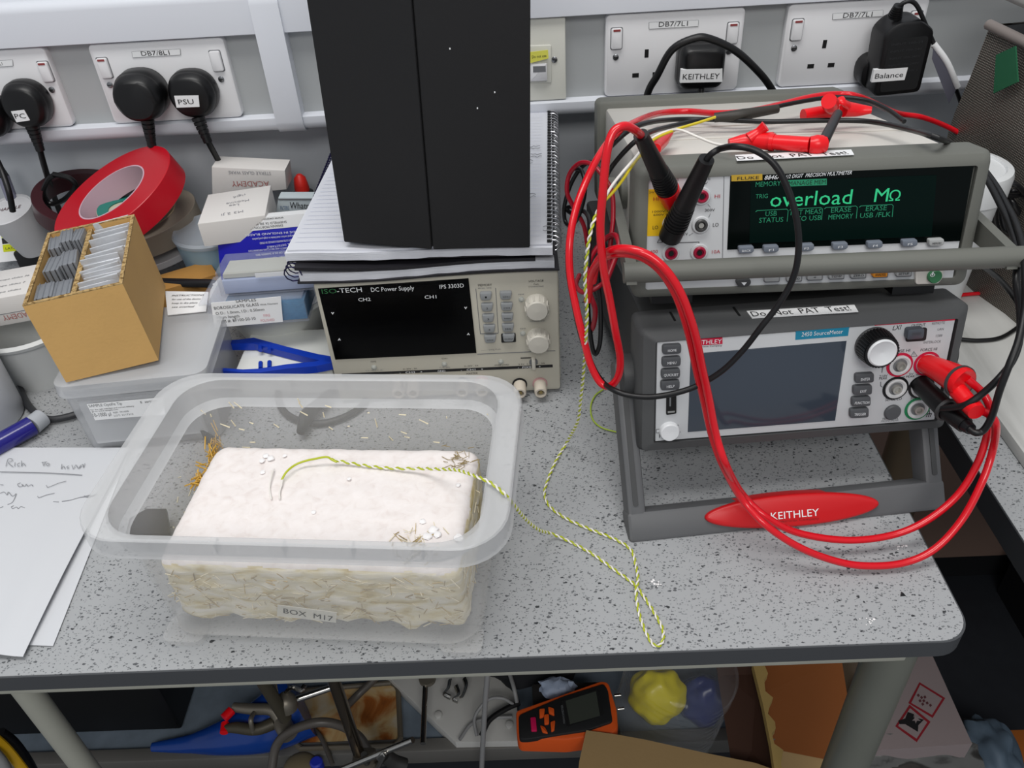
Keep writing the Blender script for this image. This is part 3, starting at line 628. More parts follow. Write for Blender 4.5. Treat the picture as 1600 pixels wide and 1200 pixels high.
# "Do Not PAT Test!" strip on the top of the bumper
def strip(M, R, poly, A, B, hp, zt, name='warning_strip'):
    Mt = M @ Matrix.Translation((0, 0, zt)) @ Matrix.Rotation(math.radians(-90), 4, 'X'); mb = MB(); q = [loc(Mt, u, v, 0) for u, v in poly]
    mb.prism([(p.x, p.z) for p in q], -.0004, 0, PAPER, Mt); ftxt(mb, Mt, 'Do  Not  PAT  Test!', A, B, hp, INK, yl=-.0006, local=False); mb.build(name, R, world=True)
strip(M, R, KL(577, 124, 1026, 98, 1043, 127, 600, 154), kc(604, 145), kc(1016, 119), 8.5, .0936)
for x in (.03, .19): mb = MB(); mb.box((x, .30, -.004), (.03, .02, .005), BLACK); mb.build('foot', R)
# handle frame
A_ = P(984, 849, z=.001); Bq = P(1480, 796, z=.001); Xh = (Bq-A_).normalized(); pv = M @ Vector((-.019, .030, .042)); Zh = (pv-A_); Zh = (Zh-Xh*Zh.dot(Xh)).normalized(); Yh = Zh.cross(Xh)
MH = Matrix.Identity(4)
for i in range(3): MH[i][0], MH[i][1], MH[i][2], MH[i][3] = Xh[i], Yh[i], Zh[i], A_[i]
HG = mat('handle_grey', '#58595b', .5, bump=.05, bscale=400)
LW = (Bq-A_).length; Ht = (pv-A_).dot(Zh)+.012
mb = MB(); mb.prism(rrect(0, LW, 0, .0235, .003), 0, .020, HG, MH, bev=.0025)
mb.prism(rrect(.001, .015, .004, Ht, .004), .0004, .0196, HG, MH, bev=.0025); mb.prism(rrect(LW-.015, LW-.001, .004, Ht, .004), .0004, .0196, HG, MH, bev=.0025)
mb.prism(rrect(.0055, .0095, .028, Ht-.02, .0015), -.0004, .002, KBODY, MH); mb.prism(rrect(LW-.0095, LW-.0055, .028, Ht-.02, .0015), -.0004, .002, KBODY, MH)
mb.build('handle', R, world=True)
ho = [c for c in RK.children][-1]
hl = lambda u, v: loc(MH, u, v, -.004)
c0 = hl(*kc(408, 992)); c1 = hl(*kc(1134, 930)); ct = hl(*kc(790, 879)); cb = hl(*kc(650, 1036)); mc = (c0+c1)/2; ax = (c1-c0)/2; 
ell = []
for k in range(48):
    a = 2*math.pi*k/48; q = mc+ax*math.cos(a)+Vector((0, 0, 1))*math.sin(a)*((ct.z-cb.z)/2)*.97; ell.append((q.x, q.z+((ct.z+cb.z)/2-mc.z)*.6))
mb = MB(); mb.prism(ell, -.004, .014, KRED, MH, bev=.0025, seg=3); ftxt(mb, MH, 'KEITHLEY', kc(680, 993), kc(880, 975), 12, INKW, yl=-.0043, local=False); ftxt(mb, MH, 'A Tektronix Company', kc(682, 1007), kc(880, 991), 4, mat('dull_red_print', '#7d1014', .6), yl=-.0043, local=False)
mb.build('badge', ho, world=True)
for s in (0, 1):
    mb = MB(); x = -.0125 if s == 0 else .2265; mb.lathe([(.017, 0), (.017, .008), (.013, .010), (0, .010)], KBODY, Matrix.Translation((x, .034, .042)) @ Matrix.Rotation(math.radians(-90 if s == 0 else 90), 4, 'Y'), 28); mb.build('handle_pivot', R)

# ---- multimeter on top
FG = mat('bumper_olive_grey', '#64655f', .55, bump=.06, bscale=500); FB = mat('case_beige_grey', '#cbc7c0', .45, var=.02, vscale=8); FP = mat('panel_white', '#c4c6c8', .4)
M = pose(.0745, .5035, .1712, -.3, -11.3, .4); MF = M; R = thing('bench_multimeter', 'grey bench multimeter with green lit display reading overload', 'test instrument', M); RF = R
fc = crop(940, 120, 2.4242); FL = lambda *a: L2(*a, f=fc)
FW_, FH_ = .2385, .0965
mb = MB(); mb.box((FW_/2, .16, .047), (FW_-.014, .28, .086), FB, bev=.003)
for k in range(2): mb.box((FW_/2, .12+k*.05, .0905), (FW_-.03, .012, .0012), FB, bev=.0005)
mb.build('case', R)
b = bmesh.new(); loops = []; inner = rrect(.0090, FW_-.0105, .008, FH_-.0095, .002, 4)
for pts, y in ((rrect(0, FW_, 0, FH_, .006, 4), .030), (rrect(0, FW_, 0, FH_, .006, 4), .007), (rrect(.002, FW_-.002, .002, FH_-.002, .006, 4), .002), (rrect(.005, FW_-.005, .005, FH_-.006, .004, 4), 0), (inner, 0), (inner, .004)): loops.append([b.verts.new((x, y, z)) for x, z in pts])
n = len(inner)
for a_, b_ in zip(loops[:-1], loops[1:]):
    for i in range(n): b.faces.new((a_[i], a_[(i+1) % n], b_[(i+1) % n], b_[i]))
b.faces.new(loops[0]); b.faces.new(loops[-1][::-1]); bmesh.ops.recalc_face_normals(b, faces=b.faces[:])
mb = MB(); mb.bm(b, FG); mb.build('front_bumper', R)
mb = MB(); mb.prism(rrect(-.002, FW_+.002, -.002, FH_+.001, .006, 4), .285, .310, FG, bev=.003); mb.build('rear_bumper', R)
mb = MB(); quad(mb, M, FL(170, 385, 1412, 322, 1326, 782, 160, 812), .0008, .006, FP)
ft = lambda s, x0, y0, x1, y1, h, m=INK, yl=.0004, sh=0: pt(s, x0, y0, x1, y1, h, m, yl, sh, mb, fc, MF)
YEL = mat('label_yellow', '#e3b70c', .5); RINK = mat('print_red', '#a5122a', .6)
quad(mb, M, FL(172, 427, 242, 424, 240, 602, 170, 604), .0006, .001, YEL)
quad(mb, M, FL(232, 425, 300, 422, 300, 530, 232, 532), .0007, .001, YEL)
quad(mb, M, FL(463, 372, 465, 372, 459, 690, 457, 690), .0005, .001, INKG)
ft('INPUT', 235, 397, 295, 394, 5); ft('SENSE', 358, 393, 412, 390, 5); ft('4W', 365, 409, 402, 407, 4); ft('V', 248, 409, 258, 409, 4); ft('2W RN', 180, 442, 222, 440, 3, yl=.0002)
ft('HI', 196, 470, 216, 469, 6, RINK, .0002); ft('LO', 193, 578, 214, 577, 6, INK, .0002); ft('HI', 428, 460, 448, 459, 6, RINK); ft('LO', 421, 568, 443, 567, 6)
ft('1000V CATI', 192, 515, 290, 511, 3.2, INK, .0002); ft('600V CATII', 196, 527, 290, 523, 3.2, INK, .0002)
ft('300V', 391, 511, 429, 509, 4.5); ft('<1V', 300, 603, 327, 600, 4.5); ft('FUSED', 234, 627, 288, 624, 5.5); ft('400', 182, 670, 213, 668, 5.5, RINK); ft('mA', 195, 688, 212, 687, 5.5, RINK); ft('10A', 418, 670, 449, 668, 5.5, RINK)
quad(mb, M, FL(221, 609, 232, 628, 210, 629), .0005, .001, INK); quad(mb, M, FL(221, 613, 228, 626, 214, 627), .0003, .001, FP); quad(mb, M, FL(220, 617, 222, 617, 222, 624, 220, 624), .0002, .001, INK)
quad(mb, M, FL(258, 629, 370, 625, 370, 627, 258, 631), .0005, .001, INK); quad(mb, M, FL(258, 631, 260, 631, 260, 637, 258, 637), .0005, .001, INK); quad(mb, M, FL(368, 627, 370, 627, 370, 633, 368, 633), .0005, .001, INK)
for q_ in ((402, 484, 412, 494), (412, 518, 405, 532), (345, 594, 331, 600)):
    x0_, y0_, x1_, y1_ = q_; quad(mb, M, FL(x0_, y0_, x1_, y1_, x1_+2, y1_+1, x0_+1, y0_-2), .0005, .001, INKG)
mb.build('front_panel', R)
mb = MB(); quad(mb, M, FL(489, 366, 1412, 325, 1358, 622, 476, 655), .0001, .002, mat('display_window_dark', '#040908', .18, spec=.15))
ft2 = lambda s, x0, y0, x1, y1, h, m, sh=0, yl=-.0004: pt(s, x0, y0, x1, y1, h, m, yl, sh, mb, fc, MF)
quad(mb, M, FL(492, 373, 609, 368, 609, 392, 492, 396), -.0003, 0, mat('brand_yellow', '#b8962c', .5)); ft2('FLUKE', 514, 391, 596, 387, 5, INK, yl=-.0006)
ft2('8846A', 617, 390, 678, 387, 7, INKW, .3); ft2('6 1/2 DIGIT  PRECISION MULTIMETER', 684, 386, 947, 369, 6, INKW, .3)
VF = mat('vfd_green', '#0c3a2c', .5, emit='#2fd08a', estr=.75); VFD = mat('vfd_green_dim', '#0c3a2c', .5, emit='#1f8a62', estr=.6); VG = mat('vfd_glass', '#03100e', .3, spec=.1, emit='#06251d', estr=.07)
quad(mb, M, FL(565, 398, 1270, 372, 1250, 605, 560, 630), -.0002, 0, VG)
ft2('MEMORY', 583, 417, 678, 412, 8, VFD, yl=-.0006); quad(mb, M, FL(703, 392, 853, 386, 853, 410, 703, 416), -.0005, 0, VFD); ft2('MANAGE MEM', 708, 412, 848, 406, 7, DKREC, yl=-.0008)
ft2('TRIG', 583, 461, 629, 459, 7, VFD, yl=-.0006); ft2('overload', 637, 493, 945, 481, 24, VF, yl=-.0006); ft2('M', 1031, 474, 1083, 472, 22, VF, yl=-.0006)
ft2('Ω', 1087, 471, 1129, 469, 17, VF, yl=-.0006)
for x0_, x1_ in ((583, 708), (712, 838), (844, 970), (976, 1106)):
    yy = 506-(x0_-583)*.045; yb2 = yy-(x1_-x0_)*.045
    quad(mb, M, FL(x0_+6, yy, x1_-6, yb2, x1_-6, yb2+2, x0_+6, yy+2), -.0005, 0, VFD); quad(mb, M, FL(x1_-6, yb2, x1_, yb2+6, x1_-4, yb2+48, x1_-6, yb2+48, x1_-2, yb2+7, x1_-7, yb2+2), -.0005, 0, VFD); quad(mb, M, FL(x0_+6, yy, x0_+7, yy+2, x0_+1, yy+7, x0_, yy+5), -.0005, 0, VFD)
for st, a_, b_, c_, d_ in (('USB', 620, 528, 663, 526), ('STATUS', 596, 553, 687, 549), ('PUT MEAS', 716, 524, 831, 518), ('TO USB', 738, 547, 831, 542), ('ERASE', 868, 515, 944, 511), ('MEMORY', 858, 541, 951, 536), ('ERASE', 1000, 509, 1079, 505), ('USB /FLK', 978, 535, 1094, 529)): ft2(st, a_, b_, c_, d_, 8, VFD, yl=-.0006)
mb.build('display', R)
SK = mat('softkey_slate', '#6d747f', .45); GK = mat('key_grey', '#a4a6a6', .45); OK_ = mat('key_orange', '#dc8a12', .45)
for st, x, y in (('BACK', 549, 655), ('F1', 643, 652), ('F2', 777, 646), ('F3', 905, 641), ('F4', 1037, 636), ('F5', 1169, 630), ('MEMORY', 1270, 627)):
    mb = MB(); mm = GK if st == 'MEMORY' else SK; quad(mb, M, FL(x-28, y-10, x+28, y-13, x+30, y+6, x+20, y+14, x-24, y+15, x-29, y+8), -.004, .001, mm, r=.0012, bev=.0007)
    wd = 17 if len(st) > 2 else 9; ft2(st, x-wd, y+9, x+wd, y+7, 3.4, INK if st == 'MEMORY' else INKW, yl=-.0042); mb.build('softkey', R)
for st, x, y in (('', 645, 766), ('PERIOD', 730, 764), ('+', 808, 759), ('TEMP', 890, 755), ('ZERO', 973, 752), ('ANALYZE', 1056, 749), ('SETUP', 1145, 745)):
    mb = MB(); mm = OK_ if st == 'ANALYZE' else GK; quad(mb, M, FL(x-31, y-38, x+31, y-40, x+29, y+12, x-29, y+14), -.0012, .001, INKG, r=.001); quad(mb, M, FL(x-28, y-36, x+30, y-38, x+28, y+10, x-27, y+12), -.004, .001, mm, r=.0012, bev=.0008)
    if st: ft2(st, x-20 if len(st) > 1 else x-6, y+6, x+20 if len(st) > 1 else x+6, y+4, 3.6, INK, yl=-.0042)
    mb.build('key', R)
mb = MB(); quad(mb, M, FL(1190, 700, 1300, 696, 1296, 760, 1276, 785, 1190, 788), -.002, .001, FB, r=.002, bev=.001); disc(mb, M, *fc(1253, 750), [(.0048, .002), (.0048, .0045), (.0042, .0052), (0, .0052)], mat('power_green', '#2f6b45', .5)); ft2('O', 1243, 758, 1262, 757, 6, INKW, yl=-.0056); ft2('I', 1250, 752, 1255, 752, 6, INKW, yl=-.0058); mb.build('power_button', R)
mb = MB(); quad(mb, M, FL(512, 770, 565, 767, 568, 785, 552, 797, 524, 798, 510, 786), -.003, .001, KBODY, r=.002, bev=.0008); quad(mb, M, FL(530, 780, 550, 779, 540, 791), -.0033, 0, INKW); mb.build('arrow_key', R)
JR = mat('jack_crimson', '#9c1236', .4); JB = mat('jack_black', '#3a3a3a', .4)
f3 = crop(850, 130, 4)
for x, y, m_ in ((985, 705, JR), (980, 885, JB), (795, 880, JB), (805, 730, JR), (793, 1060, JR), (970, 1055, JR)):
    mb = MB(); disc(mb, M, *f3(x, y), [(.0062, -.001), (.0062, .0006), (.0056, .0012), (0, .0012)], FP); disc(mb, M, *f3(x, y), [(.0044, 0), (.0044, .0022), (.0036, .0030), (.0028, .0030), (.0022, .0014), (0, .0014)], m_); disc(mb, M, *f3(x, y), [(.0018, 0), (.0018, .0022), (0, .0022)], DKREC if m_ is JR else mat('jack_metal', '#b7b5ae', .3, metal=.6)); mb.build('jack', R)
strip(M, R, FL(505, 298, 945, 277, 956, 296, 512, 319), fc(520, 312), fc(938, 292), 5, FH_+.0001)
# bail handle
yb3 = -.030; a = loc(M, 985, 426, yb3); c = loc(M, 1592, 401, yb3)
mb = MB(); mb.tube([M @ v for v in (a, a+Vector((.006, 0, 0)), (a+c)/2, c-Vector((.006, 0, 0)), c)], [.0066, .0072, .0072, .0072, .0066], FG, 20, 3)
def arm(x, pt0, pt1, h0, h1, t=.007):
    (y0, z0), (y1, z1) = pt0, pt1; poly = [(y0, z0+h0), (y1, z1+h1), (y1-.004, z1-h1), (y0, z0-h0)]
    vs = [M @ Vector((x+s*t/2, y, z)) for s in (-1, 1) for y, z in poly]; return vs, [(0, 1, 2, 3), (7, 6, 5, 4), (0, 4, 5, 1), (1, 5, 6, 2), (2, 6, 7, 3), (3, 7, 4, 0)]
for x, e in ((-.0055, a), (FW_+.0065, c)):
    v_, f_ = arm(x, (.11, .052), (yb3-.002, e.z), .012, .0065); mb.add(v_, f_, FG)
mb.build('handle', R, world=True)
for s in (0, 1):
    mb = MB(); mb.lathe([(.014, 0), (.014, .005), (.011, .0065), (0, .0065)], FG, Matrix.Translation((.007 if s == 0 else FW_-.007, .11, .052)) @ Matrix.Rotation(math.radians(-90 if s == 0 else 90), 4, 'Y'), 28); mb.build('handle_pivot', R)
for x in (.03, .205):
    for y in (.02, .27): mb = MB(); mb.box((x, y, -.003), (.03, .02, .008), BLACK); mb.build('foot', R)
# ================================================================== STORAGE BOX
PP = mat('polypropylene_clear', '#dddddc', .25, alpha=.19, spec=.5)
PPR = mat('polypropylene_rim', '#d6d7d8', .3, alpha=.42, spec=.5)
def ring(x0, x1, y0, y1, r, z, n=7): return [(x, y, z) for x, y in rrect(x0, x1, y0, y1, r, n)]
def loft(mb, loops, m, close0=True, close1=True):
    n = len(loops[0]); vs = [v for l in loops for v in l]; fs = []
    for i in range(len(loops)-1):
        for j in range(n): q = (j+1) % n; fs.append((i*n+j, i*n+q, (i+1)*n+q, (i+1)*n+j))
    if close0: fs.append(tuple(range(n))[::-1])
    if close1: fs.append(tuple((len(loops)-1)*n+k for k in range(n)))
    return mb.add(vs, fs, m)
SB = pose(-.15, .42, 0, -5); RB = thing('storage_box', 'clear open plastic storage box labelled BOX M17 at the front of the bench', 'storage box', SB)
H = .12; t = .0016
W1 = (-.119, .117, -.079, .070); W0 = (-.114, .1135, -.0775, .064); OUT = (-.1405, .1375, -.0885, .0815)
g = lambda q, d, r, z: ring(q[0]-d, q[1]+d, q[2]-d, q[3]+d, r, z)
mb = MB()
loft(mb, [g(W0, -t, .022, .0065), g(W0, -t, .024, .010), g(W1, -t, .026, H-.0235), g(W1, 0, .027, H-.0235), g(W0, 0, .025, .008), g(W0, -.004, .022, .0048)], PP); mb.build('tub', RB)
mb = MB()
LR = [g(W1, -t, .026, H-.0234), g(W1, .003, .028, H-.018), g(W1, .0035, .028, H-.001), g(W1, .005, .029, H), g(OUT, -.001, .032, H), g(OUT, 0, .033, H-.001), g(OUT, .001, .034, H-.0155), g(OUT, -.0008, .033, H-.0155), g(OUT, -.0022, .032, H-.0028), g(W1, .0052, .029, H-.0028), g(W1, .0045, .029, H-.0165), g(W1, 0, .027, H-.0234)]
loft(mb, LR+[LR[0]], PPR, False, False); mb.build('rim', RB)
mb = MB()
for k in range(5):
    x = -.085+k*.043; mb.box((x, -.0845, H-.007), (.0008, .006, .009), PPR); mb.box((x, .0770, H-.007), (.0008, .006, .009), PPR)
mb.build('rim_ribs', RB)
for sx in (-1, 1):
    for sy in (-1, 1):
        cx = .0995*sx-.0005; cy = -.0065+.065*sy; mb = MB(); loft(mb, [ring(cx-.014, cx+.014, cy-.010, cy+.010, .006, .0001), ring(cx-.015, cx+.015, cy-.011, cy+.011, .006, .0062)], PP); mb.build('foot', RB)
ML = SB @ Matrix.Translation((0, -.0765, 0)); c1 = crop(150, 830, 4)
mb = MB(); quad(mb, ML, L2(1135, 462, 1505, 510, 1500, 572, 1130, 530, f=c1), -.0005, 0, mat('frosted_tape', '#e8e6de', .4, alpha=.55), local=False)
ftxt(mb, ML, 'BOX  M17', c1(1172, 512), c1(1480, 563), 8, INK, yl=-.0008, local=False); mb.build('label', RB, world=True)

# ---- slab inside
SLT = ramp_mat('plaster_top', [(.25, '#d9cfcb'), (.45, '#e3dcd9'), (.7, '#e8e2e0')], .8, 130, 8, .45, bdist=.0010)
SLS = ramp_mat('fibrous_side', [(.22, '#a3905f'), (.36, '#cdbb8a'), (.48, '#e2d7b8'), (.6, '#e8e1d0'), (.8, '#f2ece2')], .9, 55, 9, .8, stretch=(.8, 1, 2.2), bdist=.002)
RS = thing('plaster_slab', 'rough white fibrous slab lying inside the clear storage box', 'slab', SB @ Matrix.Translation((0, -.0095, .013)))
b = bmesh.new(); bmesh.ops.create_cube(b, size=1); bmesh.ops.subdivide_edges(b, edges=b.edges[:], cuts=38, use_grid_fill=True)
hx, hy, hz = .1035, .0585, .0340; rr = .010
for v in b.verts:
    p = Vector((v.co.x*2*hx, v.co.y*2*hy, v.co.z*2*hz)); c = Vector((max(-hx+rr, min(hx-rr, p.x)), max(-hy+rr, min(hy-rr, p.y)), max(-hz+rr, min(hz-rr, p.z)))); d = p-c
    if d.length > 1e-7: p = c+d.normalized()*rr
    nrm = d.normalized() if d.length > 1e-7 else Vector((0, 0, 1)); k = noise.noise(p*70)*.0010+noise.noise(p*200)*.0005
    if p.z < .02: k *= 1.8
    p += nrm*k
    if p.z < -.008: p.z += (noise.noise(Vector((p.x*55, p.y*55, 1)))+.22)*.013*min(1, (-.008-p.z)/.02)
    p.z += .0295; v.co = p
b.normal_update(); mb = MB(); b.verts.index_update(); vs = [v.co.copy() for v in b.verts]
mb.v = vs; mb.mi(SLT); mb.mi(SLS)
for f in b.faces: mb.f.append(tuple(v.index for v in f.verts)); mb.m.append(0 if f.normal.z > .45 else 1)
b.free(); mb.build('slab_body', RS, angle=60)
rn = random.Random(11)
STR = mat('straw_dry', '#b39d68', .8); STRW = mat('straw_pale', '#ddd3b8', .8); STRD = mat('straw_dark', '#94825a', .8)
def stick(mb, p, d, l, r, m): mb.tube([p-d*l/2, p+d*l/2], r, m, 4, smooth=False)
mb = MB()
for k in range(380):
    s = rn.random(); x = rn.uniform(-.1, .1); z = rn.uniform(.003, .052)**1.0
    if s < .72: p = Vector((x, -.0592, z)); d = Vector((rn.uniform(-1, 1), rn.uniform(-.25, .1), rn.uniform(-.7, .7)))
    elif s < .85: p = Vector((.1042, rn.uniform(-.05, .05), z)); d = Vector((rn.uniform(-.2, .3), rn.uniform(-1, 1), rn.uniform(-.7, .7)))
    else: p = Vector((rn.gauss(.073, .009), rn.gauss(-.040, .007), .0645)); d = Vector((rn.uniform(-1, 1), rn.uniform(-1, 1), rn.uniform(-.1, .25)))
    stick(mb, p, d.normalized(), rn.uniform(.003, .010), rn.uniform(.0002, .0004), rn.choice([STR, STR, STRW, STRW, STRW, STRD]))
for k in range(40):
    p = Vector((rn.gauss(.088, .006), rn.gauss(.045, .005), .0645)); stick(mb, p, Vector((rn.uniform(-1, 1), rn.uniform(-.5, .5), .1)).normalized(), .005, .00025, STRD)
mb.build('straw_fibres', RS, kind='stuff', label='short pale straw fibres sticking to the slab')
mb = MB(); PST = mat('white_paste', '#eceaea', .5)
MT = SB @ Matrix.Translation((0, 0, .0755)) @ Matrix.Rotation(math.radians(-90), 4, 'X')
def blob(mb, c, r, m, sq=.5, seed=0):
    b = bmesh.new(); bmesh.ops.create_icosphere(b, subdivisions=2, radius=1)
    for v in b.verts: k = 1+.35*noise.noise(v.co*2.1+Vector((seed, 0, 0))); v.co = Vector((c[0]+v.co.x*r*k, c[1]+v.co.y*r*k, c[2]+v.co.z*r*sq*k))
    return mb.bm(b, m)
i = 0
for u, v, r in ((415, 712, .003), (423, 716, .0035), (410, 738, .0025), (409, 720, .0028), (677, 828, .0045), (668, 838, .004), (684, 835, .0035), (716, 840, .004), (660, 815, .003), (716, 758, .0022), (490, 800, .0022), (545, 748, .002), (445, 712, .002)):
    q = P(u, v, z=.0775); blob(mb, q, r*.8, PST, .4, i); i += 1
mb.build('paste_blobs', RS, world=True, kind='stuff', label='small bright white lumps of paste on top')
# crumbs and bits in the box
mb = MB()
MBK = SB @ Matrix.Translation((0, .0665, 0)) @ Matrix.Rotation(math.radians(3), 4, 'X')
for u, v, l, a in ((318, 643, 9, 60), (330, 648, 5, 90), (362, 632, 12, 70), (372, 632, 14, 55), (365, 660, 12, 75), (352, 664, 14, 30), (378, 670, 8, 20), (467, 625, 8, 80), (475, 645, 12, 40), (470, 632, 10, 70), (432, 664, 9, 50), (513, 634, 9, 25), (506, 647, 9, 90), (588, 660, 16, 88), (517, 668, 7, 50), (629, 647, 10, 5), (662, 658, 14, 35), (631, 675, 9, 30), (570, 683, 10, 0), (611, 684, 9, 60), (636, 682, 8, 20), (545, 665, 3, 0), (576, 644, 3, 0), (682, 690, 9, 10), (698, 651, 3, 90), (764, 649, 9, 60), (395, 690, 8, 0), (385, 698, 12, 5), (345, 690, 14, 70), (340, 700, 10, 100), (393, 660, 6, 30)):
    q = MBK @ loc(MBK, u, v, 0); d = MBK.to_3x3() @ Vector((math.cos(math.radians(a)), 0, -math.sin(math.radians(a)))); L = l*.00055; mb.tube([q-d*L/2-Vector((0, .0008, 0)), q+d*L/2-Vector((0, .0008, 0))], [.0004, .0009, .0006], STRW, 5, smooth=False)
rn = random.Random(5)
for k in range(46):
    x = rn.uniform(-.112, -.104); y = rn.uniform(-.055, .055); z = .0095+max(0, (-.104-x))*2
    p = SB @ Vector((x, y, z)); stick(mb, p, Vector((rn.uniform(-1, 1), rn.uniform(-1, 1), .1)).normalized(), rn.uniform(.003, .009), .0005, STRW)
for u, v in ((295, 795), (300, 790), (304, 800), (309, 785), (303, 770), (308, 790), (312, 778), (295, 775), (283, 745), (277, 785), (288, 800), (272, 825)):
    q = P(u, v, z=.03); q2 = P(u+rn.uniform(-6, 6), v+rn.uniform(-12, 12), z=.03); mb.tube([q, q2], .0006, STRW, 4, smooth=False)
tag(mb.build('straw_crumbs'), 'loose pale straw crumbs clinging inside the clear storage box', 'crumbs', kind='stuff')
for nm, u, v, n, sp, lab in (('straw_tuft', 262, 703, 46, .009, 'larger golden straw tuft on the left wall of the storage box'), ('straw_tuft', 226, 752, 24, .005, 'smaller golden straw tuft near the front left corner of the storage box')):
    MW = SB @ Matrix.Translation((-.1135, 0, 0)); c = P(u, v, z=.062); li = SB.inverted() @ c; mb = MB()
    for k in range(n):
        p = SB @ Vector((-.1125+rn.uniform(0, .003), li.y+rn.gauss(0, sp), li.z+rn.gauss(0, sp*.6))); stick(mb, p, Vector((rn.uniform(-.5, .8), rn.uniform(-1, 1), rn.uniform(-.6, .9))).normalized(), rn.uniform(.006, .013), .0005, mat('straw_golden', '#d0a548', .7))
    tag(mb.build(nm), lab, 'straw tuft')
mb = MB(); q = [P(u, v, z=.012) for u, v in ((205, 815), (232, 800), (262, 800), (268, 838), (200, 838))]
mb.add(q+[p+Vector((0, 0, .004)) for p in q], [(4, 3, 2, 1, 0), (5, 6, 7, 8, 9)]+[(i, (i+1) % 5, 5+(i+1) % 5, 5+i) for i in range(5)], mat('dark_rubber_bit', '#1c1f24', .4)); tag(mb.build('rubber_offcut', smooth=False), 'black rubber offcut in the front left corner of the storage box', 'offcut')
mb = MB(); q = [P(u, v, z=.012) for u, v in ((312, 672), (345, 690), (335, 702), (322, 694))]
mb.add(q+[p+Vector((0, 0, .003)) for p in q], [(3, 2, 1, 0), (4, 5, 6, 7)]+[(i, (i+1) % 4, 4+(i+1) % 4, 4+i) for i in range(4)], mat('dark_rubber_bit', '#1c1f24', .4)); tag(mb.build('rubber_offcut', smooth=False), 'black rubber offcut behind the back left corner of the white slab', 'offcut')

# ---- twisted thermocouple wire
YW = mat('wire_yellow', '#aeb71e', .4); WW = mat('wire_white', '#e6e2dc', .4); CU = mat('wire_bare', '#8f8478', .4, metal=.5)
def twist(name, pts, lab, r=.00065, R_=.00072, pitch=.0085, ya=YW, wa=WW):
    path = spline(pts, 14); T_ = thing(name, lab, 'wire', path[0]); acc = 0; A = []; B_ = []; a = (path[1]-path[0]).normalized().orthogonal().normalized(); samp = []
    for i, p in enumerate(path):
        if i: acc += (p-path[i-1]).length
        samp.append((acc, p))
    tot = acc; n = int(tot/pitch*7); j = 0; prev = None
    for k in range(n+1):
        s = tot*k/n
        while j < len(samp)-2 and samp[j+1][0] < s: j += 1
        f = (s-samp[j][0])/max(1e-9, samp[j+1][0]-samp[j][0]); p = samp[j][1].lerp(samp[j+1][1], f); tg = (samp[j+1][1]-samp[j][1]).normalized()
        a = (a-tg*a.dot(tg)).normalized(); bb = tg.cross(a); an = 2*math.pi*s/pitch; o = (a*math.cos(an)+bb*math.sin(an))*R_; A.append(p+o); B_.append(p-o)
    mb = MB(); mb.tube(A, r, ya, 6, smooth=False); mb.build('yellow_strand', T_, world=True, label='yellow insulated strand'); mb = MB(); mb.tube(B_, r, wa, 6, smooth=False); mb.build('white_strand', T_, world=True, label='white insulated strand'); return T_
D = lambda u, v, z=.002: P(u, v, z=z)
def Y(u, v, y): return P(u, v, y=y)
S1 = [D(518, 718, .082), D(550, 724, .080), D(590, 730, .079), D(625, 732, .080), D(655, 732, .083), D(690, 733, .092), D(712, 734, .104), D(730, 739, .115), D(746, 745, .1225), D(762, 752, .1235), D(776, 761, .1235), D(790, 774, .122), D(806, 793, .10), D(822, 812, .066), D(842, 828, .032), D(862, 834, .008), D(890, 846), D(925, 865), D(960, 890), D(990, 912), D(1008, 935), D(1025, 962), D(1036, 985), D(1034, 1005), D(1022, 1008), D(1008, 985), D(998, 955), D(994, 925, .004), D(997, 905, .004), D(993, 880), D(985, 858), D(960, 842), D(920, 826), D(885, 810), D(860, 792), D(851, 772), D(856, 750), D(868, 722, .003), D(885, 692, .006), Y(902, 660, .508), Y(907, 625, .492), Y(911, 590, .478), Y(914, 550, .466), Y(917, 490, .452), Y(914, 440, .447), Y(918, 390, .445), Y(926, 350, .448), Y(940, 318, .456)]
TW = twist('thermocouple_wire', S1, 'twisted yellow and white thermocouple wire running from the white slab over the box rim')
mb = MB(); mb.tube([D(440, 750, .0795), D(448, 737, .082), D(462, 726, .082), D(478, 720, .083), D(492, 717, .084), D(510, 714, .085), D(518, 718, .083), D(526, 722, .082)], .0008, YW, 8, 6); mb.build('yellow_strand', TW, world=True, label='yellow insulated strand, untwisted end')
mb = MB(); mb.tube([D(437, 780, .0785), D(437, 768, .0785), D(440, 757, .079), D(441, 750, .0795)], .0007, WW, 8, 6); mb.tube([D(424, 780, .0785), D(421, 762, .0785), D(424, 744, .080), D(428, 733, .0785)], .0006, WW, 8, 6); mb.build('bare_tips', TW, world=True)
mb = MB(); mb.tube([Y(940, 318, .456), Y(955, 292, .464), Y(972, 270, .475), Y(993, 246, .492), D(1015, 219, .268), D(1040, 206, .27), D(1062, 203, .274), D(1090, 214, .272), D(1115, 224, .272), D(1142, 229, .274)], .0009, WW, 8, 6); mb.build('white_strand', TW, world=True, label='white strand running to the red crocodile clip')
mb = MB(); mb.tube([Y(940, 318, .456), Y(958, 300, .464), Y(975, 278, .475), Y(987, 260, .485), D(1005, 238, .272), D(1022, 218, .270), D(1055, 203, .272), D(1090, 192, .274), D(1118, 183, .276)], .0010, mat('wire_yellow_b', '#c8b421', .4), 8, 6); mb.build('yellow_strand', TW, world=True, label='yellow strand crossing the top of the multimeter')
mb = MB(); mb.tube([D(943, 608), D(930, 618), D(923, 635), D(926, 655), D(940, 668), D(963, 675)], .0007, mat('wire_lime', '#a9c23a', .4), 6, 8); tag(mb.build('loose_wire'), 'thin lime yellow wire curl on the bench beside the meter handle', 'wire')

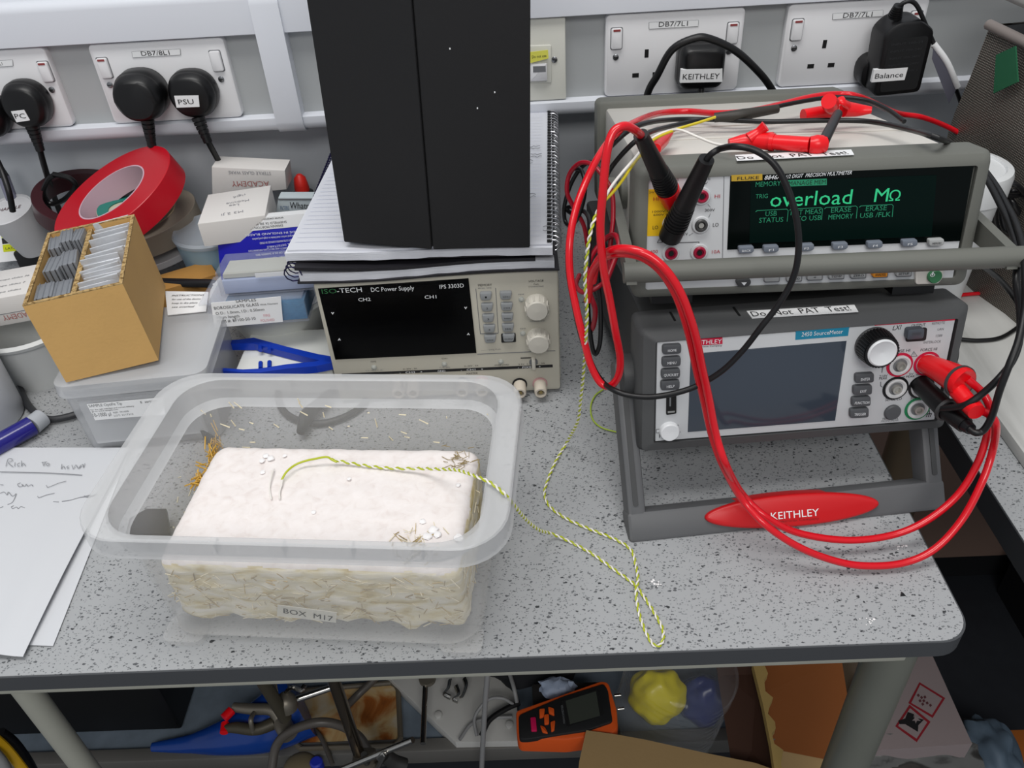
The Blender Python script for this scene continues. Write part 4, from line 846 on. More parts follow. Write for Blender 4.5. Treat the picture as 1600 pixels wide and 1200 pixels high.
# ================================================================== LEFT CLUTTER
# paper sheets
def paper(name, lab, pts, zt, m=PAPER, cat='paper sheet', wr=None, curl=None):
    M_ = FLAT(pts[0][0], pts[0][1], zt); n = len(pts); q = [Vector((x, y, zt)) for x, y in pts]
    mb = MB(); mb.add(q+[p-Vector((0, 0, .0004)) for p in q], [tuple(range(n))]+[(i, n+i, n+(i+1) % n, (i+1) % n) for i in range(n)], m)
    return mb
WP = mat('writing_paper', '#c9cbcf', .65, bump=.35, bscale=9)
def grid_sheet(mb, pts, zt, m, f, nx=26, ny=26):
    (a, b_, c, d) = [Vector((x, y, 0)) for x, y in pts]; vs = []; fs = []
    for k in range(2):
        for j in range(ny+1):
            for i in range(nx+1):
                p = a.lerp(b_, i/nx).lerp(d.lerp(c, i/nx), j/ny); vs.append((p.x, p.y, zt-k*.0003+f(i/nx, j/ny)))
    N = (nx+1)*(ny+1)
    for j in range(ny):
        for i in range(nx): q = j*(nx+1)+i; fs += [(q, q+nx+1, q+nx+2, q+1), (N+q, N+q+1, N+q+nx+2, N+q+nx+1)]
    return mb.add(vs, fs, m)
mb = MB(); p = [P(u, v, z=0).xy for u, v in ((-60, 702), (205, 703), (84, 1011), (-300, 1000))]; grid_sheet(mb, p, .0012, WP, lambda a, b: .0004*math.sin(a*9)*b); o = mb.build('paper_sheet'); tag(o, 'lower blank white paper sheet showing along the right of the notes', 'paper')
RP = thing('paper_sheet', 'top white paper sheet with handwritten notes at the left of the bench', 'paper', (-.45, .45, .003))
mb = MB(); p = [P(u, v, z=0).xy for u, v in ((-120, 705), (204, 705), (150, 868), (40, 1032), (-300, 1018))]; p4 = [p[0], p[1], p[3], p[4]]
bulge = lambda a, b: .0015+.0045*max(0, math.sin((a-.1)*2.4))*b*max(0, math.sin(b*3.1))+.0022*math.exp(-((a-.88)/.05)**2)*b
grid_sheet(mb, p4, .003, WP, bulge)
zp = crop(0, 690, 3.0769)
PENC = mat('pencil_grey', '#8b8d91', .7)
def scr(pts, r=.00026, zc=.0062):
    mb.tube([P(*zp(x, y), z=zc) for x, y in pts], r, PENC, 4, 4)
scr([(28, 118), (38, 85), (55, 82), (58, 92), (40, 102), (62, 120)]); scr([(72, 100), (70, 118)]); scr([(95, 102), (84, 108), (86, 118), (96, 116)]); scr([(103, 92), (103, 117), (112, 104), (122, 116)])
scr([(203, 98), (210, 115), (218, 100)]); scr([(200, 100), (225, 97)]); scr([(228, 104), (222, 112), (232, 116), (236, 106), (228, 104)])
scr([(298, 108), (294, 130), (306, 118), (312, 130)]); scr([(330, 116), (320, 122), (330, 127), (322, 132)]); scr([(345, 112), (352, 130), (365, 112), (376, 128), (388, 112), (380, 128), (398, 108), (400, 124), (408, 105)])
scr([(0, 145), (120, 148), (260, 152), (394, 161)], .0004); scr([(0, 206), (15, 208)]); scr([(98, 198), (84, 205), (92, 216), (108, 212), (104, 204), (118, 214), (126, 204), (134, 214), (150, 206), (158, 214)])
scr([(222, 210), (232, 219), (280, 200), (318, 190)]); scr([(0, 248), (20, 242), (34, 256), (40, 242), (60, 262), (78, 250), (60, 290), (36, 302)]); scr([(180, 262), (188, 269), (225, 256), (262, 248)])
scr([(0, 318), (15, 312)]); scr([(66, 308), (54, 314), (62, 322), (78, 314), (88, 322), (100, 312), (118, 318)]); scr([(256, 288), (282, 290)]); scr([(298, 288), (340, 282), (390, 268), (440, 262), (470, 250)], .0005); scr([(405, 262), (420, 266), (436, 258), (410, 264), (432, 266)], .0006); scr([(0, 562), (25, 554)])
mb.build('sheet', RP, world=True)
# blue marker
R = thing('marker_pen', 'dark blue marker pen with grey collar, cut off at the left edge', 'pen', P(20, 680, z=.011))
a = P(-40, 715, z=.011); b_ = P(50, 665, z=.011); c = P(66, 652, z=.011)
mb = MB(); mb.cyl(a, b_, .0095, mat('marker_blue', '#120c72', .25, coat=.5), 24); mb.build('barrel', R, world=True); mb = MB(); mb.cyl(b_, c, .0092, mat('marker_collar', '#a9adb3', .4), 24, .0088); mb.build('collar', R, world=True)
# white bottle at left edge
R = thing('bottle', 'large white bottle with faint printing at the left edge beside the marker', 'bottle', (-.535, .612, 0))
mb = MB(); mb.lathe([(.036, 0), (.038, .003), (.038, .085), (.03, .10), (.014, .108), (.014, .118)], mat('bottle_white', '#c6cad0', .35), None, 40); mb.build('bottle_body', R)
mb = MB(); mb.lathe([(.016, .112), (.016, .130), (.014, .132), (0, .132)], mat('bottle_white', '#c6cad0', .35), None, 28); mb.build('cap', R)
mb = MB()
for k in range(8):
    z0 = .072-k*.006; a0 = math.radians(-22); 
    for j in range(4 if k < 5 else 2): a1 = math.radians(-30+j*6); c = Vector((.0382*math.cos(a1), .0382*math.sin(a1), z0)); mb.box(c, (.0008, .0028, .0016), INKG)
mb.build('printed_text', R)
# black cable loop on bench at left
mb = MB(); mb.tube([P(u, v, z=.004) for u, v in ((5, 605), (25, 580), (38, 548), (62, 534), (95, 530))]+[], .0028, RUB); tag(mb.build('black_cable'), 'black cable end poking out behind the white bottle', 'cable')
mb = MB(); mb.tube([P(u, v, z=.005) for u, v in ((115, 510), (68, 530), (40, 552), (30, 585), (33, 612), (50, 640), (75, 655), (110, 650), (135, 640))], .0034, mat('cable_grey_black', '#2f3033', .45)); tag(mb.build('black_cable'), 'dark cable curving round the left of the translucent box', 'cable')
# white pot with box
R = thing('plastic_tub', 'white round plastic tub standing behind the dark cable at the left edge', 'tub', (-.505, .69, 0))
mb = MB(); mb.lathe([(.036, 0), (.045, .055), (.050, .056), (.052, .060), (.049, .063), (.0455, .060), (.043, .055), (.036, .006), (0, .006)], mat('tub_white', '#c8cac9', .4), None, 44); mb.build('tub_body', R)
CARDW = mat('carton_white', '#d0cdca', .55)
def carton(name, lab, A, u1, v1, w_, h_, d_, M=None, m=CARDW, cat='box'):
    pass
M = pose(-.545, .675, .062, 8, 0, -4) ; R = thing('small_carton', 'small white carton with red lettering resting in the white tub', 'box', M)
mb = MB(); mb.box((.035, .03, .016), (.07, .06, .030), CARDW, bev=.0008); mb.box((.035, .0, .0135), (.07, .0004, .0006), INKG)
mb.text('ACADEMY', Vector((.064, -.0004, .012)), Vector((.030, -.0004, .012)), .006, Vector((0, 0, -1)), mat('academy_red', '#a0605c', .6)); 
for k in range(3): mb.text('microscope slides 76 x 26'[:18+k], Vector((.012, .010+k*.013, .0314)), Vector((.055, .010+k*.013, .0314)), .003, Vector((0, 1, 0)), INKG)
mb.build('carton_body', R)
# glove / clear plastic bag left edge
mb = MB(); b = bmesh.new(); bmesh.ops.create_icosphere(b, subdivisions=4, radius=1)
cc = P(0, 465, z=.03)
for v in b.verts: n_ = v.co.copy(); k = 1+.28*noise.noise(n_*3.2)+.10*noise.noise(n_*9); v.co = Vector((cc.x-.014+n_.x*.034*k, cc.y+n_.y*.028*k, .032+n_.z*.030*k))
mb.bm(b, mat('clear_bag', '#d5d9e2', .25, alpha=.4)); tag(mb.build('plastic_bag'), 'crumpled translucent plastic bag at the left edge behind the carton', 'plastic bag')

# translucent tip box
PT = mat('tip_box_translucent', '#cfd1d4', .35, alpha=.48, bump=.05, bscale=60)
TB_ = pose(-.4095, .557, 0, 5); R = thing('tip_box', 'translucent lidded plastic box with sample sticker under the cardboard box', 'plastic box', TB_)
mb = MB(); loft(mb, [ring(.004, .120, .004, .106, .008, .0), ring(.0015, .123, .0015, .109, .009, .004), ring(0, .125, 0, .110, .010, .072)], PT)
for x0 in (.0, ): loft(mb, [ring(.012, .112, -.0018, .004, .002, .012), ring(.012, .112, -.0018, .004, .002, .060)], PT)
mb.build('box_base', R)
mb = MB(); loft(mb, [ring(-.003, .128, -.003, .113, .011, .066), ring(-.004, .129, -.004, .114, .012, .0685), ring(-.003, .128, -.003, .113, .012, .079), ring(.002, .123, .002, .108, .011, .0815), ring(.010, .115, .010, .100, .010, .0815)], PT); mb.build('lid', R)
for x0 in (.002, .120): mb = MB(); mb.box((x0+.008, .006, -.0), (.016, .008, .003), PT, bev=.001)
MLt = TB_ @ Matrix.Translation((0, -.0025, 0)); kq = crop(0, 450, 3.8714)
mb = MB(); quad(mb, MLt, L2(525, 705, 990, 664, 1000, 765, 575, 800, f=kq), -.0006, 0, PAPER, local=False); kk = lambda s, a, b_, c, d, h, m=INKG: ftxt(mb, MLt, s, kq(a, b_), kq(c, d), h, m, yl=-.0008, local=False)
kk('SAMPLE OptiFit Tip', 540, 722, 740, 706, 4.5); kk('For the right selection and correct delivery', 550, 742, 812, 718, 2.2, INK); kk('go to www.sample.com', 556, 752, 715, 738, 2.2, INK); kk('10-1000 µl', 566, 782, 676, 772, 6.5); kk('REF: 791000', 688, 760, 780, 750, 2.8); kk('LOT: 2117310', 692, 778, 808, 767, 2.8); kk('E  sartorius', 852, 698, 965, 686, 3.5, INK)
mb.build('label', R, world=True)

# cardboard box with clad blocks and foil packs
A = P(103, 597, z=.0830); Bv = P(250, 568, z=.0830); Cv = P(268, 480, z=.0830); A0 = A.copy()
yaw_ = math.degrees(math.atan2(Bv.y-A.y, Bv.x-A.x)); MC = pose(A.x, A.y, .0825, yaw_, 0, -3); Wc = (Bv-A).length; Dc = .130; Hc = .078
R = thing('cardboard_box', 'open brown cardboard box packed with foil strips on the translucent box', 'box', MC)
FT = .003
mb = MB()
for x, y, sx, sy in ((Wc/2, FT/2, Wc, FT), (Wc/2, Dc-FT/2, Wc, FT), (FT/2, Dc/2, FT, Dc-2*FT), (Wc-FT/2, Dc/2, FT, Dc-2*FT)): mb.box((x, y, Hc/2), (sx, sy, Hc), CARD); mb.box((x, y, Hc+.0004), (sx, sy*.999, .0012), CARDE)
mb.box((Wc/2, Dc/2, .0015), (Wc-2*FT, Dc-2*FT, .003), CARD); mb.build('carton', R)
mb = MB(); xd = Wc*.47; mb.box((xd, Dc/2, Hc*.49), (.0032, Dc-2*FT-.001, Hc*.93), CARD); mb.box((xd, Dc/2, Hc*.957), (.0042, Dc-2*FT-.001, .0012), CARDE); mb.build('divider', R)
CLAD = mat('lead_block_grey', '#85888d', .38, metal=.35, bump=.3, bscale=120, var=.15, vscale=90, stretch=(1, 1, .2)); FOIL = mat('foil_bright', '#d0d2d6', .32, metal=.5, bump=.6, bscale=140)
rn = random.Random(2); first = None; k = 0
names = ['back left', 'back middle', 'back right', 'middle left', 'middle right', 'front left', 'front right']
for (fx, fy, wx, wy, hz) in ((.18, .84, .013, .026, .0), (.52, .86, .012, .026, .003), (.83, .86, .010, .025, .002), (.30, .52, .0145, .028, -.001), (.74, .53, .0145, .028, .001), (.24, .18, .0155, .027, -.003), (.70, .18, .0155, .027, -.004)):
    x = FT+.001+fx*(xd-FT-.003); y = FT+fy*(Dc-2*FT); h0 = Hc*.96+hz; mb = MB(); Mx = MC @ Matrix.Translation((x, y, .0035)) @ Matrix.Rotation(math.radians(rn.uniform(-5, 5)), 4, 'Z')
    mb.box((0, 0, h0/2), (wx*.93, wy*.93, h0), CLAD, Mx, bev=.001)
    for q in range(3): mb.box((-wx*.3+q*wx*.3, 0, h0/2), (wx*.06, wy*.97, h0+.0006), mat('foil_edge', '#9a9ca0', .25, metal=.9), Mx)
    tag(mb.build('metal_block'), '%s grey metal-wrapped block in the left half of the cardboard box' % names[k], 'metal block', 'wrapped blocks in the cardboard box'); k += 1
ys = [FT+.003+i*.0063 for i in range(20)]
for i, y in enumerate(ys):
    Mx = MC @ Matrix.Translation(((xd+Wc-FT)/2+.001-(.003 if 5 < i < 9 else 0), y, .0035)) @ Matrix.Rotation(math.radians(rn.uniform(-5, 7)+4), 4, 'Z') @ Matrix.Rotation(math.radians(rn.uniform(-4, 4)), 4, 'X'); mb = MB(); wv = (Wc-FT-xd)*.84; h0 = Hc*.93+rn.uniform(-.003, .004)
    mb.box((0, 0, h0/2), (wv, .0016, h0), FOIL, Mx, bev=.0006); o = mb.build('foil_pack'); tag(o, 'thin silver foil pack filed upright in the right half of the cardboard box', 'foil pack', 'foil packs in the cardboard box')

# red tape etc.
def roll(name, lab, c, n, ro, ri, w_, mo, mc, mside=None, cat='tape roll'):
    n = Vector(n).normalized(); q = Vector((0, 0, 1)).rotation_difference(n).to_matrix().to_4x4(); T_ = Matrix.Translation(c) @ q; R = thing(name, lab, cat, T_)
    mb = MB(); mb.lathe([(ri+.0015, -w_/2), (ro-.0006, -w_/2), (ro, -w_/2+.0006), (ro, w_/2-.0006), (ro-.0006, w_/2), (ri+.0015, w_/2), (ri+.0015, -w_/2)], mo, None, 72, cap=False); mb.build('tape', R)
    mb = MB(); mb.lathe([(ri, -w_/2-.0003), (ri+.0016, -w_/2-.0003), (ri+.0016, w_/2+.0004), (ri, w_/2+.0004), (ri, -w_/2-.0003)], mc, None, 64, cap=False); mb.build('core', R); return R
RT_ = mat('tape_red', '#b3071c', .35, bump=.05, bscale=30); PK = mat('core_pinkish', '#bfa0ac', .6)
roll('tape_roll', 'large red tape roll leaning over the cardboard box', P(188, 314, z=.122), (-.33, -.20, .92), .0735, .040, .026, RT_, PK)
roll('tape_roll', 'beige masking tape roll directly under the red tape roll', P(228, 350, z=.072), (-.10, -.06, 1), .062, .038, .024, mat('tape_beige', '#8f8577', .6), mat('core_card', '#b9a98a', .8))
roll('tape_roll', 'thin white tape roll lowest in the stack below the beige roll', P(238, 378, z=.046), (-.08, -.06, 1), .066, .038, .008, mat('tape_white', '#c3c2c4', .5), mat('core_card', '#b9a98a', .8))
roll('tape_roll', 'dark maroon tape roll behind the red tape roll', P(140, 318, z=.085), (.30, -.10, 1), .060, .048, .020, mat('tape_maroon', '#3a1a1f', .3), mat('tape_maroon', '#3a1a1f', .3))
mb = MB(); c = P(203, 328, z=.104); T_ = Matrix.Translation(c) @ Matrix.Rotation(.15, 4, 'Y'); mb.lathe([(.0, -.003), (.034, -.003), (.034, .0), (0, 0)], mat('disc_cream', '#b5b29a', .6), T_, 40)
mb.lathe([(.022, .0002), (.0335, .0002), (.0335, .0012), (.022, .0012), (.022, .0002)], mat('disc_teal', '#1d7468', .5), T_, 40, cap=False); mb.tube([T_ @ Vector((x, y, .0008)) for x, y in ((-.004, .002), (.0, .005), (.004, .001), (.008, .005), (.012, .003))], .0006, INK, 5, 4); tag(mb.build('round_sticker_disc'), 'cream disc with teal band seen through the red tape roll', 'disc')
# cup, card, stand, clip
mb = MB(); R = thing('paper_cup', 'white paper cup upside down with printing on its base', 'cup', pose(*P(58, 386, z=.03), 0, 14, -4))
mb = MB(); mb.lathe([(.0195, 0), (.020, .001), (.0275, .058), (.0278, .060), (.0262, .0605), (.0257, .0580), (0, .0578)], mat('cup_white', '#c9c9cb', .5), None, 48); mb.text('HARDLE', Vector((-.013, .0, .0584)), Vector((.013, .003, .0584)), .006, Vector((0, 1, 0)), mat('cup_print', '#5c3f44', .6)); mb.build('cup_body', R)
mb = MB(); mb.box(P(60, 405, z=.012)+Vector((0, .01, 0)), (.052, .03, .026), mat('black_gloss', '#141417', .3), bev=.003); tag(mb.build('black_case'), 'small glossy black case under the upturned paper cup', 'case')
M = pose(*P(3, 400, z=.02), 6, -35); R = thing('label_card', 'white card with yellow printed label beside the upturned cup', 'card', M)
mb = MB(); mb.box((.013, .0, .020), (.045, .0008, .055), PAPER); YB = mat('card_yellow', '#c9d100', .5); mb.box((.018, -.0006, .028), (.030, .0005, .012), YB); mb.box((.018, -.0006, .018), (.030, .0005, .007), INK); mb.box((.018, -.0006, .009), (.030, .0005, .009), YB); mb.text('QTY', Vector((.012, -.001, .026)), Vector((.022, -.001, .026)), .003, Vector((0, 0, 1)), INK); mb.text('LATEX 0.5', Vector((.006, -.001, .007)), Vector((.030, -.001, .007)), .003, Vector((0, 0, 1)), INK); mb.build('card', R)
mb = MB(); a = P(-8, 255, y=.92); b_ = P(5, 275, y=.92); mb.cyl(a, b_, .006, BLACK, 16); c = P(22, 320, y=.92); mb.cyl(b_, c, .0065, mat('pen_clear', '#7f7f92', .2), 16); tag(mb.build('felt_pen'), 'grey pen with black cap standing at the far left edge', 'pen')
mb = MB(); mb.tube([P(u, v, y=.90) for u, v in ((83, 272), (108, 278), (118, 292), (100, 312), (78, 318), (68, 300), (76, 280), (84, 274))], .003, BLACK, 8, 5); mb.tube([P(u, v, y=.90) for u, v in ((68, 306), (80, 335), (92, 360))], .003, BLACK, 8, 4); tag(mb.build('bulldog_clip'), 'black metal clip behind the maroon tape roll', 'clip')

# --- dish with sample boxes
DW = mat('dish_white', '#dadcd8', .35)
R = thing('white_dish', 'white plastic dish with rounded rim under the blue samples case', 'dish', (-.262, .738, 0))
mb = MB(); mb.lathe([(.036, 0), (.040, .002), (.062, .054), (.0665, .056), (.0685, .0595), (.066, .0625), (.061, .060), (.050, .045), (.036, .006), (0, .005)], DW, None, 56); mb.build('dish_body', R)
mb = MB(); mb.box((-.2375, .662, .0165), (.094, .066, .033), DW, bev=.003); tag(mb.build('white_carton'), 'low white box under the blue tweezers beside the power supply', 'box')
TWB = mat('tweezer_blue', '#0f36a8', .3)
z6 = crop(250, 230, 3.2432); R = thing('tweezers', 'blue plastic tweezers lying left of the power supply', 'tweezers', P(430, 560, z=.01))
mb = MB(); d6 = lambda x, y, z=.040: P(*z6(x, y), z=z)
def blade(pts, wd, z0=.034, z1=.042):
    Q = [d6(x, y, z1) for x, y in pts]+[d6(x, y+w_, z1) for (x, y), w_ in zip(pts[::-1], wd[::-1])]; n = len(Q); Q2 = [q-Vector((0, 0, z1-z0)) for q in Q]
    mb.add(Q+Q2, [tuple(range(n))[::-1], tuple(range(n, 2*n))]+[(i, n+i, n+(i+1) % n, (i+1) % n) for i in range(n)], TWB)
blade([(275, 982), (400, 975), (475, 965), (640, 1010), (800, 1048), (870, 1060)], [14, 20, 30, 28, 30, 30])
mb.build('arm', R, world=True, smooth=False); mb = MB()
blade([(310, 1118), (420, 1126), (500, 1122), (640, 1100), (790, 1085), (870, 1062)], [14, 14, 20, 22, 24, 30]); mb.build('arm', R, world=True, smooth=False)
mb = MB(); 
for x, y, dy in ((508, 995, 34), (555, 1005, 30), (510, 1122, -30), (555, 1118, -30)): mb.tube([d6(x, y), d6(x, y+dy)], .0022, TWB, 8, smooth=False)
mb.build('guide_pins', R, world=True)
SP = mat('case_clear', '#b9bfce', .12, alpha=.2); BF = mat('foam_blue', '#3f7fa8', .9, bump=.6, bscale=300, var=.2, vscale=300)
a = P(333, 513, z=.066); b_ = P(482, 502, z=.066); yw = math.degrees(math.atan2(b_.y-a.y, b_.x-a.x)); M = pose(a.x, a.y, .0655, yw, -4); Ls = (b_-a).length; R = thing('samples_case', 'clear case with blue foam and a borosilicate glass label', 'plastic case', M)
mb = MB(); mb.box((Ls/2+.006, .028, .011), (Ls-.014, .048, .020), BF, bev=.001); mb.build('foam', R)
mb = MB(); mb.box((Ls/2, .028, .0125), (Ls+.002, .055, .025), SP, bev=.0015); mb.box((Ls/2-.004, .028, .0265), (Ls+.006, .058, .0022), SP, bev=.0008); mb.build('case_shell', R)
MLs = M @ Matrix.Translation((0, -.001, 0)); mb = MB(); quad(mb, MLs, L2(258, 790, 612, 757, 623, 885, 277, 915, f=z6), -.0006, 0, PAPER, local=False)
sk = lambda s, x0, y0, x1, y1, h, m=INK: ftxt(mb, MLs, s, z6(x0, y0), z6(x1, y1), h, m, yl=-.0009, local=False)
sk('SAMPLES', 385, 788, 488, 780, 4.5); sk('BOROSILICATE GLASS', 276, 824, 502, 803, 4.8); sk('With Filament', 508, 803, 598, 795, 2.8); sk('O.D.: 1.0mm, I.D.: 0.50mm', 284, 850, 530, 828, 4.5); sk('10cm length', 290, 870, 404, 862, 4.5); sk('ITEM #: BF100-50-10', 292, 893, 486, 874, 4.8); PKP = mat('print_pink', '#cf8f97', .6); sk('FIRE', 526, 860, 560, 857, 4, PKP); sk('POLISHED', 512, 886, 582, 880, 4.2, PKP); mb.build('label', R, world=True)
M = M @ Matrix.Translation((.010, .008, .0285)); R = thing('clear_case', 'clear case with pale lilac pad on top of the samples case', 'plastic case', M)
mb = MB(); mb.box((.050, .022, .008), (.088, .036, .014), mat('pad_lilac', '#a5b1cf', .6), bev=.001); mb.build('pad', R); mb = MB(); mb.box((.050, .022, .018), (.085, .030, .004), mat('pad_cream', '#b9b9ae', .6)); mb.box((.060, .002, .019), (.042, .0008, .004), PAPER); mb.build('slip', R)
mb = MB(); mb.box((.050, .022, .0125), (.095, .042, .025), SP, bev=.0012); mb.build('case_shell', R)
# blue box
M = pose(*P(346, 452, y=.752), 0, -14, 0); R = thing('blade_box', 'dark blue and white blade box standing behind the clear case', 'box', M)
BLU = mat('box_blue', '#1319a6', .35, coat=.3)
mb = MB(); quad(mb, M, [(337, 346), (486, 333), (492, 430), (348, 470)], -.001, .018, BLU, bev=.0005); quad(mb, M, [(337, 346), (486, 333), (487, 352), (338, 366)], -.0014, .0185, PAPER); M_ = M; s6 = lambda s, x0, y0, x1, y1, h, m: mb.text(s, loc(M, *z6(x0, y0), -.0018), loc(M, *z6(x1, y1), -.0018), h, Vector((0, 0, -1)), m)
s6('www.swann-morton.com', 625, 352, 412, 372, .0024, INK); s6('SHEFFIELD S6 2BJ ENGLAND', 640, 372, 412, 392, .0024, INK); s6('SWANN MORTON LIMITED', 622, 390, 410, 410, .0026, INK)
for i, y in enumerate((428, 448, 468, 488, 508, 528, 548)): s6(['MADE IN ENGLAND BLADES', 'sterile surgical carbon steel blades in single peel packets', 'DO NOT USE IF OUTER WRAPPER IS DAMAGED OR OPENED', 'METAL DETECTABLE', 'PATIENT SAFETY AND RECYCLING INFORMATION', 'DISPOSE OF IN A SHARPS BIN', 'STORE DRY'][i], 715-(i*7 % 40), y-6, 430+(i*37 % 130), y+14, .0022, INKW)
mb.add([loc(M, *z6(x, y), -.0018) for x, y in ((340, 384), (362, 388), (356, 398), (362, 408), (340, 412), (322, 402), (334, 398), (324, 390))], [tuple(range(8))], BLU); mb.build('carton', R)
# academy cartons
ZC = .125
M = FLAT(0, 0, ZC); R = thing('carton', 'white slanted carton with faint handwriting left of the blue box', 'box', (-.33, .78, ZC-.03))
mb = MB(); quad(mb, M, L2(243, 240, 562, 192, 532, 345, 190, 388, f=z6), 0, .026, CARDW, local=False, bev=.0006)
for k, (x0, y0, x1, y1, st) in enumerate(((430, 235, 370, 250, 'rigid'), (450, 262, 335, 282, 'Medicine'), (400, 285, 350, 292, 'Lee'), (420, 318, 310, 338, 'M3 2 Ji'))):
    mb.text(st, P(*z6(x0, y0), z=ZC+.0004), P(*z6(x1, y1), z=ZC+.0004), .005, Vector((0, -1, 0)), mat('pencil_light', '#8b8b90', .7))
mb.build('carton_body', R, world=True)
R = thing('carton', 'white ACADEMY carton at the back against the wall', 'box', P(330, 290, y=.90)); M = pose(0, .885, 0)
mb = MB(); quad(mb, M, L2(262, 100, 632, 118, 642, 215, 265, 250, f=z6), 0, .03, CARDW, local=False, bev=.0006); AR = mat('academy_red', '#a0605c', .6)
mb.text('ACADEMY', M @ loc(M, *z6(550, 172), -.0004), M @ loc(M, *z6(360, 172), -.0004), .007, Vector((0, 0, -1)), AR); mb.text('STERILE GLASS WARE', M @ loc(M, *z6(560, 125), -.0004), M @ loc(M, *z6(345, 120), -.0004), .004, Vector((0, 0, -1)), mat('pencil_light', '#8b8b90', .7)); mb.build('carton_body', R, world=True)
# whatman box, dropper bottle
R = thing('filter_box', 'pale filter paper box with Whatman lettering left of the notebooks', 'box', P(440, 330, y=.85)); M = pose(0, .84, 0)
mb = MB(); quad(mb, M, L2(600, 255, 800, 255, 800, 420, 575, 420, f=z6), 0, .014, mat('carton_pale', '#aeb8bc', .5), local=False, bev=.0006); mb.text('Whatman', M @ loc(M, *z6(662, 310), -.0006), M @ loc(M, *z6(800, 314), -.0006), .008, Vector((0, 0, 1)), INK, .2); mb.text('FILTERS', M @ loc(M, *z6(612, 318), -.0006), M @ loc(M, *z6(655, 318), -.0006), .005, Vector((0, 0, 1)), mat('print_blue', '#3c5d86', .6))
quad(mb, M, L2(600, 262, 800, 262, 800, 268, 600, 268, f=z6), -.0005, 0, INKG, local=False); mb.build('carton_body', R, world=True)
c = P(481, 335, y=.915); R = thing('dropper_bottle', 'small dark dropper bottle with a red rubber teat at the back', 'bottle', (c.x, .915, 0)); zt = P(481, 272, y=.915).z; zc = P(481, 300, y=.915).z
mb = MB(); mb.lathe([(.017, 0), (.017, zc-.03), (.010, zc-.012), (.010, zc-.01)], mat('bottle_amber', '#1d1410', .2), None, 28); mb.build('bottle_body', R); mb = MB(); mb.lathe([(.0125, zc-.013), (.0125, zc), (.009, zc+.002), (0, zc+.002)], BLACK, None, 24); mb.build('collar', R)
mb = MB(); mb.lathe([(.0085, zc+.001), (.0088, zc+.006), (.0078, zc+.012), (.0082, zt-.012), (.0068, zt-.004), (.003, zt), (0, zt)], mat('teat_red', '#c1241c', .45), None, 24); mb.build('teat', R)
# blue tub, clear lid tub, block, scalpel, leaflet
c = P(318, 440, z=.0); R = thing('gel_tub', 'pale blue translucent tub with Gel written on it, left of the blue box', 'tub', (-.352, .835, 0))
mb = MB(); mb.lathe([(.030, 0), (.034, .002), (.041, .072), (.0415, .075), (.039, .075), (.033, .005), (0, .004)], mat('tub_blue', '#8fb0c4', .3, alpha=.85), None, 44); mb.build('tub_body', R)
mb = MB(); mb.lathe([(.042, .074), (.043, .078), (.041, .081), (.037, .079), (0, .079)], mat('lid_clear', '#c2cad2', .2, alpha=.5), None, 44); mb.build('lid', R)
mb = MB(); a1 = -1.25
for k, pts in enumerate((((-.010, .042), (-.014, .036), (-.010, .030), (-.005, .033), (-.006, .037)), ((0, .036), (.004, .040), (.006, .034), (.001, .031), (.008, .030)), ((.012, .046), (.012, .030)))):
    mb.tube([Vector(((.0395+.0+z_*.0)*math.cos(a1+x/.037), (.0395)*math.sin(a1+x/.037), z_)) for x, z_ in pts], .0006, mat('ink_navy', '#1b2c55', .6), 5, 4)
mb.build('handwriting', R)
mb = MB(); mb.box((0, 0, .028), (.065, .036, .056), mat('block_orange_brown', '#a87b3c', .75, var=.12, vscale=40), pose(-.372, .775, 0, 30), bev=.001); tag(mb.build('wooden_block'), 'orange-brown block between the tape stack and the samples case', 'block')
R = thing('scalpel_handle', 'black glossy handle pointing right beside the cardboard box', 'handle', P(300, 444, z=.05)); mb = MB(); mb.tube([P(250, 440, z=.055), P(290, 442, z=.056), P(330, 443, z=.057), P(338, 445, z=.057)], [.004, .0048, .0048, .0025], mat('black_gloss', '#141417', .15, coat=.6), 14, 6, flat=.7); mb.build('handle_body', R, world=True)
mb = MB(); c = P(334, 444, z=.0615); mb.lathe([(.0012, 0), (.0012, .0003), (0, .0003)], PAPER, Matrix.Translation(c), 10); mb.build('hang_hole', R, world=True)
R = thing('leaflet', 'white printed leaflet between the cardboard box and the samples case', 'paper', P(295, 470, z=.09)); M = FLAT(0, 0, .0835)
mb = MB(); quad(mb, M, [(258, 455), (326, 456), (322, 486), (262, 492)], 0, .0008, PAPER, local=False)
for k in range(4): mb.text(['INSTRUCTIONS', 'for use of the device', 'keep in dry place', 'see overleaf'][k], P(268, 463+k*6, z=.0838), P(318-k*5, 462+k*6, z=.0838), .003, Vector((0, 1, 0)), INK)
mb.build('sheet', R, world=True)
# cable behind the storage box
mb = MB(); mb.tube([P(u, v, z=.004) for u, v in ((455, 575), (438, 600), (436, 628), (452, 650), (490, 662), (530, 655), (565, 635), (580, 605), (600, 575))], .0034, RUB); tag(mb.build('black_cable'), 'black cable loop on the bench behind the storage box', 'cable')
mb = MB(); mb.tube([P(u, v, z=.011) for u, v in ((470, 675), (480, 650), (500, 630), (520, 610), (540, 590), (575, 565))], [.004, .0075, .006, .004, .004, .004], RUB); tag(mb.build('mains_lead'), 'thicker black lead with moulded end behind the storage box', 'cable')
